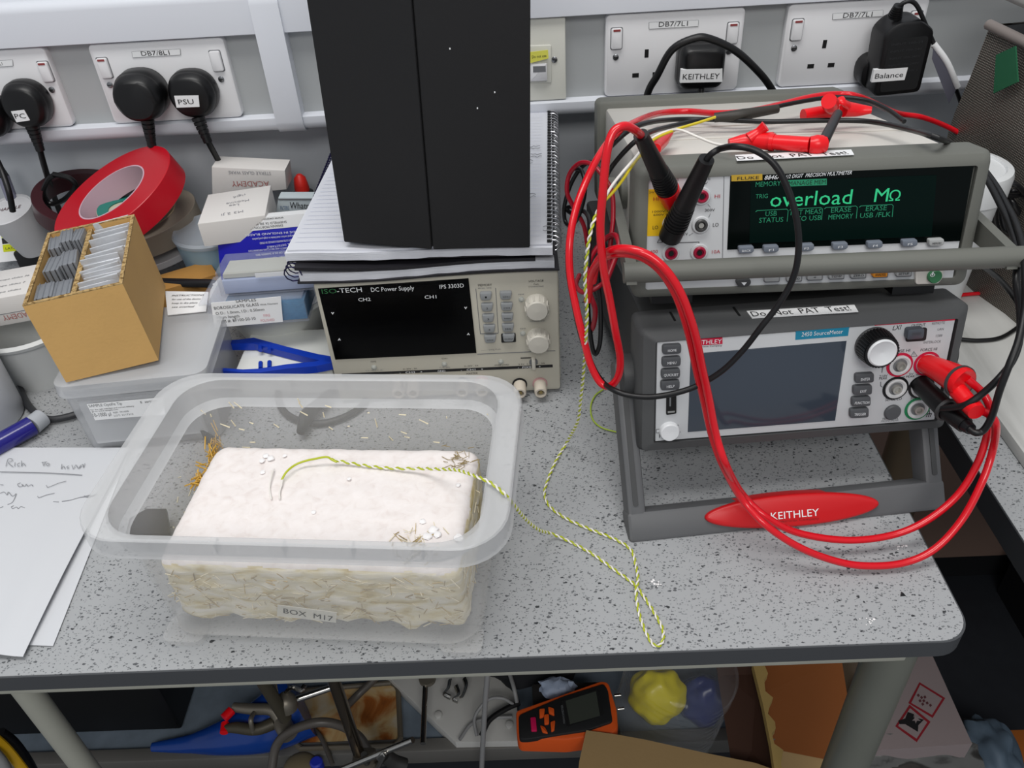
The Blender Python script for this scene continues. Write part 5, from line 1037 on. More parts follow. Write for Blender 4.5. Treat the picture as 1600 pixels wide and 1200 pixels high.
# ================================================================== LEADS, PROBES, CLIPS
MTOP = MF @ Matrix.Translation((0, 0, .0945)) @ Matrix.Rotation(math.radians(-90), 4, 'X')
def TOP(u, v, h=.004): return MTOP @ loc(MTOP, u, v, -h)
def FF(u, v, y): return MF @ loc(MF, u, v, y)
def KF(u, v, y): return MK @ loc(MK, u, v, y)
def Z(u, v, z): return P(u, v, z=z)
def lead(name, lab, pts, r, m, cat='cable', n=8):
    R = MB().tube(pts, r, m, 12, n).build(name); return tag(R, lab, cat)
# red probe and its lead
R = thing('test_probe_lead', 'red test lead with black probe body in the upper left jack of the multimeter', 'test lead', FF(1052, 312, 0)); RP1 = R
a, b_ = FF(1052, 314, -.003), FF(1001, 211, -.048); d = b_-a
mb = MB(); mb.cyl(a+d*.0, a+d*.20, .0075, REDP, 20, .0078); mb.build('red_tip', R, world=True)
mb = MB(); mb.cyl(a+d*.19, b_, .0072, RUB, 20, .0046)
for k in range(7): mb.cyl(a+d*(.24+k*.035), a+d*(.24+k*.035+.018), .0079-.0002*k, RUB, 20)
mb.build('probe_body', R, world=True)
pts = [b_, Y(990, 202, .468), Y(975, 197, .463), Y(958, 207, .46), Y(948, 240, .455), Y(942, 300, .45), Y(938, 360, .448), Y(943, 420, .446), Y(953, 470, .446), Y(962, 520, .446), Y(969, 560, .448), Y(966, 588, .45), Y(953, 603, .452), Y(938, 598, .455), Y(923, 570, .46), Y(912, 530, .465), Y(900, 480, .475), Y(891, 430, .485), Y(890, 380, .495), Y(899, 330, .51), Y(915, 285, .525), Y(935, 245, .545), Y(957, 215, .57), TOP(990, 192, .016), TOP(1030, 177, .008), TOP(1075, 174, .006), TOP(1120, 177, .008), TOP(1170, 174, .010), TOP(1220, 163, .010), TOP(1270, 151, .012), TOP(1310, 147, .012), TOP(1345, 152, .008), Y(1400, 176, .80), Y(1440, 183, .81), Y(1480, 198, .82), Y(1512, 216, .82), Y(1545, 240, .82)]
mb = MB(); mb.tube(pts, .0026, REDC, 12, 8); mb.build('cable', R, world=True)
# black probe and its lead
R = thing('test_probe_lead', 'black test lead plugged into the lower left jack of the multimeter', 'test lead', FF(1050, 360, 0))
a, b_ = FF(1050, 363, -.010), FF(1104, 249, -.046); d = b_-a
mb = MB(); mb.cyl(FF(1049, 352, .001), a, .006, RUB, 18); mb.cyl(a-d*.07, a+d*.1, .0078, RUB, 20, .0080); mb.cyl(a+d*.1, b_, .0076, RUB, 20, .0050)
for k in range(7): mb.cyl(a+d*(.12+k*.04), a+d*(.12+k*.04+.02), .0084-.0002*k, RUB, 20)
mb.build('probe_body', R, world=True)
pts = [b_, FF(1112, 240, -.048), FF(1127, 232, -.05), Y(1150, 229, .462), Y(1180, 235, .458), Y(1210, 257, .452), Y(1232, 298, .446), Y(1246, 350, .440), Y(1247, 400, .436), Y(1237, 440, .434), Y(1215, 478, .432), Y(1190, 510, .430), Y(1162, 546, .430), Y(1130, 578, .430), Y(1095, 600, .430), Y(1060, 613, .430), Y(1020, 620, .432), Y(985, 618, .436), Y(958, 609, .442), Y(940, 595, .46), Y(925, 570, .47), Y(908, 525, .48), Y(896, 470, .49), Y(888, 420, .50), Y(890, 370, .51), Y(903, 315, .53), Y(925, 265, .55), Y(955, 228, .57), TOP(995, 197, .016), TOP(1050, 187, .008), TOP(1120, 187, .006), TOP(1200, 190, .006), TOP(1290, 188, .006), TOP(1360, 190, .006), TOP(1420, 202, .008), TOP(1470, 217, .010), Y(1500, 232, .66)]
mb = MB(); mb.tube(pts, .0020, RUB, 12, 8); mb.build('cable', R, world=True)
lead('black_lead', 'black lead arching across the rear of the multimeter under the adapter', [Y(940, 300, .56), Y(955, 262, .57), TOP(1000, 215, .014), TOP(1045, 198, .008), TOP(1100, 187, .007), TOP(1170, 178, .010), TOP(1230, 163, .014), TOP(1300, 152, .016), TOP(1350, 156, .014), TOP(1385, 170, .010), TOP(1413, 190, .004)], .0018, RUB)
mb = MB(); mb.tube([TOP(1116, 184, .008), TOP(1160, 179, .010), TOP(1215, 170, .012)], [.0038, .0045, .0035], mat('heatshrink_brown', '#2f2c27', .5), 12); tag(mb.build('heat_shrink_sleeve'), 'dark sleeve where the yellow wire ends on top of the multimeter', 'sleeve')
def croc(name, lab, jaw, tab, barrel, end, f=TOP, rb=.0052):
    R = thing(name, lab, 'crocodile clip', jaw[0]); mb = MB(); mb.tube(jaw, [.0028, .0052, .0066], REDP, 14, 4, flat=.8); mb.tube(tab, [.0042, .0030, .0040], REDP, 10, 4, flat=.6); mb.build('jaw_boot', R, world=True)
    mb = MB(); mb.cyl(barrel[0], barrel[1], rb, REDP, 18)
    dd = (barrel[1]-barrel[0]); mb.cyl(barrel[0]-dd*.02, barrel[0]+dd*.08, rb*1.15, REDP, 18); mb.build('barrel', R, world=True); mb = MB(); mb.tube(end, [rb*1.05, rb*1.25, rb*1.1], REDP, 16, 4); mb.build('end_cap', R, world=True); return R
RC = croc('crocodile_clip', 'front red crocodile clip lying on the multimeter by its white strip', [TOP(1139, 223, .007), TOP(1170, 219, .008), TOP(1206, 221, .008)], [TOP(1170, 216, .010), TOP(1185, 206, .014), TOP(1196, 197, .018)], (TOP(1205, 222, .008), TOP(1265, 226, .008)), [TOP(1265, 226, .008), TOP(1276, 226, .008), TOP(1288, 225, .008)])
mb = MB(); mb.cyl(TOP(1287, 221, .010), TOP(1309, 178, .016), .0038, RUB, 16, .0034); tag(mb.build('probe_stem'), 'short black probe stem between the two red clips', 'probe')
croc('crocodile_clip', 'rear red crocodile clip near the back edge of the multimeter', [TOP(1362, 172, .010), TOP(1340, 172, .010), TOP(1318, 170, .012)], [TOP(1325, 166, .014), TOP(1318, 160, .018), TOP(1312, 155, .020)], (TOP(1300, 173, .010), TOP(1255, 181, .008)), [TOP(1300, 168, .014), TOP(1298, 163, .018), TOP(1295, 158, .022)])
mb = MB(); mb.tube([TOP(1048, 207, .008), TOP(1035, 220, .006), TOP(1024, 233, .006)], [.0022, .0048, .0040], REDP, 12, 4); tag(mb.build('clip_tip'), 'small red clip tip beside the yellow and white wires', 'clip')
# thick red pair to FORCE HI
for nm, lab, pts in (('red_patch_lead', 'upper of two thick red leads looping in front of the source meter',
    [Y(926, 440, .475), Y(932, 412, .468), Y(946, 396, .455), Y(966, 389, .445), Y(992, 391, .438), Y(1018, 402, .434), Y(1042, 424, .430), Y(1062, 455, .427), Y(1077, 492, .425), Y(1088, 530, .424), Y(1097, 575, .424), Y(1108, 625, .423), Y(1119, 680, .418), Y(1135, 728, .41), Z(1160, 772, .050), Z(1195, 806, .038), Z(1245, 832, .024), Z(1320, 844, .016), Z(1390, 837, .016), Z(1445, 815, .025), Z(1495, 775, .042), Z(1527, 725, .064), Z(1545, 670, .088), KF(1547, 640, -.050), KF(1536, 615, -.046), KF(1512, 592, -.040)]),
    ('red_patch_lead', 'lower of two thick red leads looping over the front right of the bench',
    [Y(918, 470, .48), Y(924, 430, .472), Y(936, 408, .462), Y(955, 398, .452), Y(980, 396, .444), Y(1008, 404, .440), Y(1034, 425, .436), Y(1055, 458, .432), Y(1068, 492, .430), Y(1079, 532, .430), Y(1089, 580, .430), Y(1101, 630, .429), Y(1113, 682, .424), Y(1130, 728, .416), Z(1158, 778, .056), Z(1195, 819, .044), Z(1245, 853, .028), Z(1300, 875, .014), Z(1350, 884, .008), Z(1410, 880, .008), Z(1460, 858, .016), Z(1503, 812, .034), Z(1535, 752, .058), Z(1552, 700, .078), KF(1556, 665, -.060), KF(1545, 648, -.058), KF(1522, 638, -.056)])):
    lead(nm, lab, pts, .0027, REDC, 'cable')
R = thing('banana_plug', 'red shrouded banana plug in the FORCE HI jack', 'plug', KF(1446, 568, 0))
mb = MB(); mb.tube([KF(1446, 568, -.001), KF(1470, 579, -.016), KF(1500, 595, -.036), KF(1507, 599, -.040)], [.0072, .0086, .0108, .0100], REDP, 22, 5); mb.build('shroud', R, world=True)
mb = MB(); mb.cyl(KF(1493, 606, -.036), KF(1522, 640, -.056), .0062, REDP, 20, .0056); mb.cyl(KF(1514, 630, -.050), KF(1526, 644, -.060), .0066, REDP, 20, .0058); mb.build('plug_sleeve', R, world=True)
mb = MB(); mb.lathe([(.0108, -.001), (.0118, -.001), (.0118, .0012), (.0108, .0012), (.0108, -.001)], KBODY, Matrix.Translation(KF(1500, 596, -.036)) @ (KF(1507, 599, -.04)-KF(1470, 579, -.016)).to_track_quat('Z', 'Y').to_matrix().to_4x4(), 28, cap=False); mb.build('collar', R, world=True)
R = thing('banana_plug', 'black stacked banana plug in the FORCE LO jack', 'plug', KF(1438, 600, 0))
mb = MB(); mb.cyl(KF(1438, 600, -.001), KF(1478, 640, -.034), .0070, BLACK, 22, .0074); mb.build('plug_sleeve', R, world=True)
mb = MB(); mb.cyl(KF(1478, 640, -.034), KF(1508, 664, -.052), .0068, BLACK, 22, .0060); mb.cyl(KF(1508, 664, -.052), KF(1517, 671, -.058), .0050, mat('black_gloss', '#141417', .15, coat=.6), 18, .004); mb.build('stacked_sleeve', R, world=True)
mb = MB(); mb.lathe([(.0072, -.001), (.0088, -.001), (.0088, .0014), (.0072, .0014), (.0072, -.001)], KBODY, Matrix.Translation(KF(1478, 640, -.034)) @ (KF(1508, 664, -.052)-KF(1478, 640, -.034)).to_track_quat('Z', 'Y').to_matrix().to_4x4(), 28, cap=False); mb.build('collar', R, world=True)
lead('black_patch_lead', 'upper black lead from the black plug looping up past the right of the meters', [KF(1470, 638, -.036), KF(1487, 637, -.044), Y(1510, 632, .43), Y(1535, 615, .43), Y(1562, 590, .43), Y(1583, 562, .44), Y(1593, 530, .45), Y(1594, 490, .46), Y(1588, 440, .47), Y(1590, 395, .49), Y(1580, 358, .52), Y(1562, 318, .55), Y(1543, 282, .58), Y(1528, 262, .60)], .0024, RUB)
lead('black_patch_lead', 'lower black lead from the stacked black plug looping up at the right edge', [KF(1512, 668, -.056), Y(1524, 676, .42), Y(1537, 672, .42), Y(1550, 650, .42), Y(1562, 610, .42), Y(1577, 570, .425), Y(1592, 530, .435), Y(1601, 480, .45), Y(1602, 430, .46), Y(1598, 385, .49), Y(1588, 350, .52), Y(1572, 318, .55), Y(1556, 290, .58), Y(1540, 268, .60)], .0024, RUB)
# tangle left of the meters
lead('red_thin_lead', 'thin dark red lead looping in the tangle left of the multimeter', [Y(918, 385, .60), Y(912, 352, .60), Y(897, 325, .60), Y(886, 300, .60), Y(890, 272, .60), Y(906, 255, .59), Y(925, 257, .58), Y(942, 275, .57), Y(956, 300, .56), Y(958, 340, .55), Y(954, 380, .54), Y(950, 430, .53), Y(935, 448, .52), Y(912, 457, .52), Y(900, 446, .53), Y(905, 430, .55)], .0018, DRED)
lead('red_thin_lead', 'dark red lead curling beside the multimeter handle arm', [Y(945, 445, .50), Y(957, 415, .51), Y(967, 385, .52), Y(962, 368, .53), Y(950, 370, .54), Y(935, 385, .54), Y(922, 405, .53), Y(916, 430, .52), Y(922, 460, .51), Y(930, 485, .51), Y(926, 512, .52), Y(917, 520, .53)], .0020, DRED)
lead('black_thin_lead', 'thin black lead looping around the red tangle left of the multimeter', [Y(940, 268, .60), Y(925, 253, .61), Y(908, 262, .62), Y(892, 288, .62), Y(882, 322, .62), Y(883, 345, .62), Y(892, 353, .61), Y(903, 340, .60), Y(912, 312, .60), Y(914, 285, .60), Y(908, 266, .61), Y(899, 264, .62)], .0017, RUB)
lead('black_thin_lead', 'black lead hanging straight down in the tangle between supply and meters', [Y(905, 322, .62), Y(885, 325, .63), Y(895, 334, .62), Y(912, 330, .60), Y(922, 350, .56), Y(920, 400, .53), Y(918, 450, .52), Y(920, 500, .52), Y(926, 545, .52), Y(932, 552, .52), Y(938, 530, .52), Y(938, 480, .53), Y(934, 430, .54), Y(938, 380, .55)], .0018, RUB)

# ================================================================== RIGHT SIDE
BRD = ramp_mat('melamine_board', [(.3, '#a9a9a6'), (.5, '#c3c3c0'), (.8, '#cbcbc8')], .45, 6, 4, .05, stretch=(6, .6, 1))
mb = MB(); mb.box((.70, .535, .0062), (.600, .44, .011), BRD, pose(0, 0, 0, 0), bev=.0006); mb.box((.70, .535, .0012), (.598, .438, .001), DKREC); tag(mb.build('white_board'), 'white wood-grain board lying on the side bench at the right', 'board')
lead('red_mains_lead', 'thin pair of red wires crossing the white board at the right', [Z(1480, 464, .014), Z(1510, 460, .014), Z(1560, 456, .014), Z(1620, 448, .014)], .0020, REDC)
lead('black_cable', 'black cable crossing the white board behind the looping leads', [Y(1535, 415, .66), Y(1560, 435, .60), Y(1582, 460, .56), Y(1598, 485, .54)], .0024, RUB)
lead('black_cable', 'thin black cable bending over the white board beside the source meter', [Z(1500, 530, .015), Z(1530, 532, .014), Z(1565, 527, .014), Z(1600, 505, .014), Z(1640, 480, .014)], .0020, RUB)
c = P(1506, 258, z=.165); R = thing('white_tub', 'white round tub standing behind the right end of the multimeter', 'tub', (c.x, c.y, .0))
mb = MB(); mb.lathe([(.030, 0), (.031, .002), (.038, .140), (.0385, .144)], mat('tub_bright', '#d3d5d6', .35), None, 48); mb.build('tub_body', R)
mb = MB(); mb.lathe([(.040, .138), (.0425, .140), (.043, .160), (.0415, .165), (.036, .166), (.035, .1635), (0, .1632)], mat('tub_bright', '#d3d5d6', .35), None, 56); mb.build('lid', R)
rn = random.Random(9)
for k, (lab, pts) in enumerate((('black cable coil at the right edge beside the white tub, outer loop', ((1545, 330), (1560, 292), (1590, 290), (1612, 330), (1605, 372), (1575, 378), (1556, 350), (1560, 310), (1590, 305))), ('black cable coil at the right edge beside the white tub, inner loop', ((1568, 300), (1585, 320), (1600, 350), (1592, 370), (1572, 360), (1565, 330), (1580, 300), (1602, 305))), ('glossy black cable strand sagging across the coil at the right edge', ((1550, 310), (1570, 345), (1595, 365), (1625, 372))))):
    lead('black_cable', lab, [Y(u, v, .70+.012*k+rn.uniform(-.01, .01)) for u, v in pts], .0026, mat('black_gloss', '#141417', .15, coat=.6))
lead('red_mains_lead', 'red lead coming down the right edge past the black coil', [Y(1581, 283, .745), Y(1590, 292, .73), Y(1600, 305, .71), Y(1630, 335, .68)], .0026, REDC)
# insulated bag
FOILB = bpy.data.materials.new('woven_foil'); FOILB.use_nodes = True; nt = FOILB.node_tree; bs = nt.nodes['Principled BSDF']; tc = nt.nodes.new('ShaderNodeTexCoord')
w1 = nt.nodes.new('ShaderNodeTexWave'); w1.inputs['Scale'].default_value = 150; w1.bands_direction = 'X'; w2 = nt.nodes.new('ShaderNodeTexWave'); w2.inputs['Scale'].default_value = 150; w2.bands_direction = 'Z'
for w_ in (w1, w2): nt.links.new(tc.outputs['Object'], w_.inputs[0])
ml = nt.nodes.new('ShaderNodeMath'); ml.operation = 'MULTIPLY'; nt.links.new(w1.outputs['Fac'], ml.inputs[0]); nt.links.new(w2.outputs['Fac'], ml.inputs[1])
rp = nt.nodes.new('ShaderNodeValToRGB'); rp.color_ramp.elements[0].color = lin('#4a4641'); rp.color_ramp.elements[1].color = lin('#a59e94'); nt.links.new(ml.outputs[0], rp.inputs[0]); nt.links.new(rp.outputs[0], bs.inputs['Base Color'])
bp_ = nt.nodes.new('ShaderNodeBump'); bp_.inputs['Strength'].default_value = .5; bp_.inputs['Distance'].default_value = .001; nt.links.new(ml.outputs[0], bp_.inputs['Height']); nt.links.new(bp_.outputs[0], bs.inputs['Normal']); bs.inputs['Metallic'].default_value = .5; bs.inputs['Roughness'].default_value = .35
A = P(1513, 30, y=.85); Bq = P(1593, 64, z=A.z); yw = math.degrees(math.atan2(Bq.y-A.y, Bq.x-A.x)); M = pose(A.x+.012, A.y-.01, .0135, yw, 0, 2); R = thing('insulated_bag', 'grey woven foil insulated bag with green patch at the right edge', 'bag', M)
mb = MB(); hb = A.z-.014
vs = []; fs = []; nx, nz = 14, 14
def bagp(s, t, side):
    if side == 0: x, y = s*.26, 0
    elif side == 1: x, y = .26, s*.14
    elif side == 2: x, y = .26-s*.26, .14
    else: x, y = 0, .14-s*.14
    k = noise.noise(Vector((x*14, y*14, t*3)))*.008; return (x+k, y+k-.010*math.sin(math.pi*t), t*hb)
for sd in range(4):
    n0 = len(vs)
    for j in range(nz+1):
        for i in range(nx+1): vs.append(bagp(i/nx, j/nz, sd))
    for j in range(nz):
        for i in range(nx): q = n0+j*(nx+1)+i; fs.append((q, q+1, q+nx+2, q+nx+1))
mb.add(vs, fs, FOILB); mb.build('bag_body', R)
mb = MB(); mb.tube([Vector((x, y-.002, hb)) for x, y in ((0, 0), (.13, 0), (.26, 0))], .005, mat('bag_trim', '#7c7470', .5), 10); mb.build('rim_trim', R)
mb = MB(); mb.box((.13, .07, hb-.004), (.25, .13, .006), DKREC); mb.build('opening', R)
mb = MB(); mb.box((.15, .10, hb+.028), (.30, .16, .010), mat('lid_grey', '#8d8b88', .5), pose(0, 0, 0, 0, 5, 0), bev=.004); mb.box((.19, .085, hb+.034), (.14, .03, .004), mat('lid_cream', '#d8d5c8', .5), pose(0, 0, 0, 0, 5, 0), bev=.001); mb.build('lid_flap', R)
mb = MB(); quad(mb, M @ Matrix.Translation((0, -.013, 0)), [(1556, 86), (1586, 72), (1590, 128), (1552, 146)], -.0005, .001, mat('patch_green', '#1d5a3c', .5), local=False); mb.build('green_patch', R, world=True)
mb = MB(); mb.box((.60, .70, .07), (.03, .10, .14), mat('olive_box', '#5f5a4c', .6), pose(0, 0, .0), bev=.002); tag(mb.build('olive_box'), 'olive brown upright box at the right edge below the foil bag', 'box')

# ================================================================== UNDER THE BENCH
SZ = -.5045
def U(u, v, h=.0): return P(u, v, z=SZ+h)
a = U(281, 1152); mb = MB(); mb.box((a.x-.28, a.y+.16, SZ+.16), (.56, .30, .318), mat('case_black', '#08080a', .55), bev=.004); tag(mb.build('equipment_case'), 'large black case on the shelf under the bench at the left', 'case')
# blue bag
mb = MB(); mb.tube([U(238, 1168, .008), U(300, 1162, .012), U(360, 1150, .022), U(420, 1130, .032), U(470, 1100, .040)], [.006, .012, .024, .036, .045], mat('bag_blue', '#123a86', .22, bump=.9, bscale=25), 20, 8, flat=.8); tag(mb.build('blue_bag'), 'crumpled glossy blue bag on the shelf under the bench', 'bag')
# clamp with red tips
R = thing('retort_clamp', 'grey retort clamp with red jaw tips in front of the blue bag', 'clamp', U(400, 1125, .05)); GCL = mat('cast_grey', '#7c766b', .45, metal=.6)
mb = MB(); h = .06
mb.tube([U(440, 1128, h), U(425, 1110, h+.01), U(395, 1108, h+.01), U(365, 1105, h+.01)], [.009, .007, .007, .006], GCL, 12); mb.tube([U(428, 1130, h), U(400, 1140, h), U(370, 1137, h), U(352, 1138, h)], [.008, .007, .007, .005], mat('cast_olive', '#4b463a', .5, metal=.3), 12); mb.tube([U(398, 1112, h+.01), U(392, 1125, h+.02), U(396, 1145, h)], .003, GCL, 10); mb.build('jaws', R, world=True)
mb = MB(); mb.tube([U(362, 1110, h+.01), U(350, 1122, h+.01)], .006, REDP, 12, smooth=False); mb.build('red_tip', R, world=True); mb = MB(); mb.tube([U(352, 1130, h), U(350, 1145, h)], .005, REDP, 12, smooth=False); mb.build('red_tip', R, world=True)
mb = MB(); mb.cyl(U(440, 1128, h), U(452, 1150, h), .011, GCL, 16); mb.cyl(U(446, 1140, h), U(446, 1075, h), .007, GCL, 14); mb.build('boss', R, world=True)
R = thing('retort_clamp', 'dark boss and clamp stem hanging above the blue bag under the bench', 'clamp', P(430, 1080, z=-.36))
mb = MB(); mb.cyl(P(402, 1050, z=-.30), P(446, 1122, z=-.40), .0075, mat('cast_olive', '#4b463a', .5, metal=.3), 16); mb.build('stem', R, world=True)
mb = MB(); mb.cyl(P(424, 1058, z=-.33), P(431, 1100, z=-.38), .005, CHROME, 12); mb.tube([P(447, 1082, z=-.37), P(456, 1074, z=-.36), P(470, 1078, z=-.36), P(476, 1071, z=-.36)], .0028, CHROME, 8); mb.build('screw', R, world=True)
mb = MB(); mb.tube([P(438, 1095, z=-.38), P(447, 1098, z=-.38), P(452, 1110, z=-.39)], [.010, .013, .010], GCL, 12); mb.build('boss', R, world=True)
mb = MB(); mb.cyl(P(459, 1094, z=-.40), P(524, 1072, z=-.40), .0045, CHROME, 16); mb.cyl(P(448, 1098, z=-.402), P(462, 1093, z=-.402), .0062, GCL, 14); tag(mb.build('steel_rod'), 'short bright steel rod under the bench edge left of the upright rod', 'rod')
R = thing('retort_stand', 'steel retort stand with upright rod under the front of the bench', 'stand', P(562, 1168, y=.47)-Vector((0, 0, .35)))
zr = P(562, 1172, y=.47)
mb = MB(); mb.cyl((zr.x, .47, -.745), (zr.x-.004, .47, -.07), .0065, mat('rod_brown_steel', '#7b6f60', .2, metal=.95), 20); mb.build('rod', R, world=True)
mb = MB(); mb.box((zr.x, .50, -.740), (.14, .20, .012), mat('cast_dark', '#3b3b3a', .5, metal=.4), bev=.003); mb.build('base', R, world=True)
mb = MB(); mb.box((zr.x+.004, .462, zr.z-.02), (.026, .030, .030), GCL, pose(0, 0, 0), bev=.004); mb.tube([(zr.x+.016, .46, zr.z-.015), (zr.x+.035, .455, zr.z+.002)], .004, CHROME, 12, smooth=False); mb.tube([(zr.x+.010, .455, zr.z+.0), (zr.x+.012, .450, zr.z+.028)], .0035, mat('cast_dark', '#3b3b3a', .5, metal=.4), 10, smooth=False); mb.build('boss_head', R, world=True)
mb = MB(); mb.cyl(P(532, 1203, y=.445), P(645, 1156, y=.445), .0035, CHROME, 14); mb.build('cross_rod', R, world=True)
mb = MB(); mb.tube([P(600, 1180, y=.45), P(615, 1190, y=.45), P(632, 1196, y=.45)], .008, mat('cast_dark', '#3b3b3a', .5, metal=.4), 12); mb.tube([P(592, 1185, y=.44), P(600, 1178, y=.44), P(590, 1200, y=.44)], .003, CHROME, 8); mb.build('side_clamp', R, world=True)
HOSE = mat('hose_grey_brown', '#4f4a45', .4)
lead('rubber_hose', 'thick grey hose arching in front of the rusty tray', [P(424, 1205, z=-.46), P(432, 1165, z=-.44), P(455, 1142, z=-.42), P(495, 1129, z=-.41), P(530, 1133, z=-.42), P(560, 1150, z=-.44), P(575, 1172, z=-.46)], .0055, HOSE, 'hose')
lead('rubber_hose', 'grey hose running up behind the upright steel rod', [U(540, 1105, .02), U(560, 1085, .02), U(582, 1064, .03), U(600, 1045, .04)], .005, HOSE, 'hose')
lead('rubber_hose', 'thin dark hose crossing the lower part of the rusty tray', [U(485, 1135, .01), U(500, 1150, .012), U(510, 1170, .012), U(520, 1195, .012)], .003, HOSE, 'hose')
# rusty tray
R = thing('baking_tray', 'cream enamel tray with rust stains on the shelf under the bench', 'tray', U(548, 1120)); M = FLAT(0, 0, SZ+.006)
RUST = ramp_mat('rusty_enamel', [(.30, '#4a2208'), (.42, '#96551f'), (.52, '#b89a6a'), (.66, '#bdb199')], .6, 22, 6, .2)
q = [loc(M, u, v, 0) for u, v in ((462, 1082), (622, 1068), (627, 1166), (462, 1172))]; ps = rpoly([(p.x, p.z) for p in q], .015, 5)
mb = MB(); mb.prism(ps, 0, .004, RUST, M); mb.build('tray_base', R, world=True); mb = MB(); pr = [M @ Vector((x, -.003, z)) for x, z in ps]; mb.tube(pr+[pr[0]], .0035, mat('tray_rim', '#5d564a', .5), 8, 2); mb.build('rim', R, world=True)
# white board device
R = thing('angled_board', 'white angled plastic board on the shelf right of the rusty tray', 'board', U(730, 1110)); M = FLAT(0, 0, SZ+.020)
mb = MB(); quad(mb, M, [(600, 1052), (770, 1045), (805, 1085), (815, 1158), (712, 1160)], 0, .018, mat('panel_offwhite', '#b9b8b4', .5), local=False, bev=.001); mb.build('panel_body', R, world=True)
for u, v in ((685, 1118), (796, 1133)): mb = MB(); mb.lathe([(.005, 0), (.005, .003), (.003, .004), (0, .004)], mat('panel_offwhite', '#b9b8b4', .5), Matrix.Translation(U(u, v, .0205)), 16); mb.build('screw_cap', R, world=True)
mb = MB(); mb.cyl(U(665, 1062, .05), U(661, 1162, .05), .0035, CHROME, 12); mb.lathe([(.011, 0), (.011, .006), (0, .006)], GCL, Matrix.Translation(U(668, 1062, .05)), 16); tag(mb.build('thin_rod'), 'thin bright steel rod lying across the white panel', 'rod')
R = thing('spring_clip', 'shiny steel spring clip on the white panel', 'clip', U(712, 1080, .03))
for pts in (((703, 1062), (700, 1075), (694, 1084), (704, 1090)), ((712, 1072), (716, 1085), (708, 1092), (715, 1096)), ((725, 1060), (728, 1072), (722, 1088), (718, 1090))):
    mb = MB(); mb.tube([U(u, v, .04) for u, v in pts], .0038, CHROME, 8, 4, flat=.4); mb.build('leaf', R, world=True)
GC = mat('cable_light_grey', '#8a8a8a', .45)
lead('grey_cable', 'light grey cable hanging vertically over the shelf rail', [P(762, 1050, y=.515), P(758, 1100, y=.512), P(755, 1150, y=.508), P(752, 1215, y=.505)], .0032, GC)
lead('grey_cable', 'light grey cable looping over the white panel', [U(718, 1156, .03), U(738, 1130, .03), U(770, 1122, .03), U(800, 1120, .03)], .0022, GC)
lead('grey_cable', 'light grey cable arch above the white panel corner', [U(745, 1150, .03), U(742, 1120, .04), U(762, 1094, .05), U(785, 1091, .05), U(805, 1102, .04)], .0022, GC)
lead('black_cable', 'black cable curving over the white panel to the orange meter', [U(752, 1150, .035), U(765, 1125, .04), U(790, 1108, .04), U(812, 1098, .04)], .0035, RUB)
lead('grey_cable', 'short grey cable hanging in front of the black cloth', [U(797, 1055, .06), U(803, 1075, .06), U(808, 1098, .05)], .0026, GC)
mb = MB(); b = bmesh.new(); bmesh.ops.create_icosphere(b, subdivisions=4, radius=1); c0 = U(830, 1062, .03)
for v in b.verts: k = 1+.25*noise.noise(v.co*2.5); v.co = Vector((c0.x+v.co.x*.09*k, c0.y+.05+v.co.y*.06*k, SZ+.035+v.co.z*.036*k))
mb.bm(b, mat('cloth_black', '#121318', .85)); tag(mb.build('black_cloth'), 'bunched black cloth behind the orange meter', 'cloth')
mb = MB(); c0 = U(870, 1075, .075); b = bmesh.new(); bmesh.ops.create_icosphere(b, subdivisions=3, radius=1)
for v in b.verts: k = 1+.4*noise.noise(v.co*3+Vector((4, 0, 0))); v.co = c0+Vector((v.co.x*.022*k, v.co.y*.015*k, v.co.z*.010*k))
mb.bm(b, mat('tissue_blue', '#9aa7bd', .6)); tag(mb.build('tissue'), 'pale blue scrap of tissue above the orange meter', 'tissue')
# manometer
A = U(808, 1112, .10); Bq = U(960, 1066, .10); Cq = U(966, 1140, .10)
yw = math.degrees(math.atan2((Bq-A).y, (Bq-A).x)); M = pose(0, 0, SZ+.10, 0) @ Matrix.Rotation(math.radians(-90), 4, 'X')
R = thing('manometer', 'orange and black handheld meter with grey screen lying under the bench', 'handheld meter', U(890, 1110, .06))
OR = mat('meter_orange', '#d4541a', .45); q = [(806, 1110), (940, 1063), (951, 1066), (964, 1108), (966, 1138), (958, 1146), (885, 1156), (812, 1154), (807, 1146)]
zm = crop(700, 1020, 4); ZM = lambda *a: L2(*a, f=zm)
mb = MB(); quad(mb, M, q, 0, .028, OR, r=.004, local=False, bev=.003); mb.build('orange_holster', R, world=True)
mb = MB(); quad(mb, M, ZM(440, 388, 720, 270, 975, 190, 1000, 230, 1030, 430, 870, 485, 500, 540, 445, 540), -.003, .004, mat('meter_black', '#191a1b', .5), r=.004, local=False, bev=.0015); mb.build('body', R, world=True)
mb = MB(); quad(mb, M, ZM(705, 300, 935, 225, 975, 385, 745, 462), -.004, 0, DKREC, r=.002, local=False); quad(mb, M, ZM(735, 300, 925, 240, 950, 392, 762, 445), -.0045, 0, mat('lcd_grey', '#3c403a', .25), local=False); mb.text('MANOMETER', M @ loc(M, *zm(733, 440), -.0045), M @ loc(M, *zm(718, 325), -.0045), .0025, Vector((-1, .3, 0)), INKG); mb.build('screen', R, world=True)
for pts, m_ in (((570, 350, 605, 345, 600, 395, 572, 405), OR), ((625, 335, 662, 345, 665, 388, 630, 375), OR), ((600, 385, 630, 380, 632, 440, 602, 445), OR), ((575, 450, 605, 462, 625, 500, 590, 492), OR), ((640, 430, 670, 420, 665, 480, 645, 490), OR), ((514, 402, 548, 400, 556, 485, 520, 486), mat('meter_magenta', '#c3124f', .45))):
    mb = MB(); quad(mb, M, ZM(*pts), -.006, -.002, m_, r=.0015, local=False, bev=.0007); mb.build('button', R, world=True)
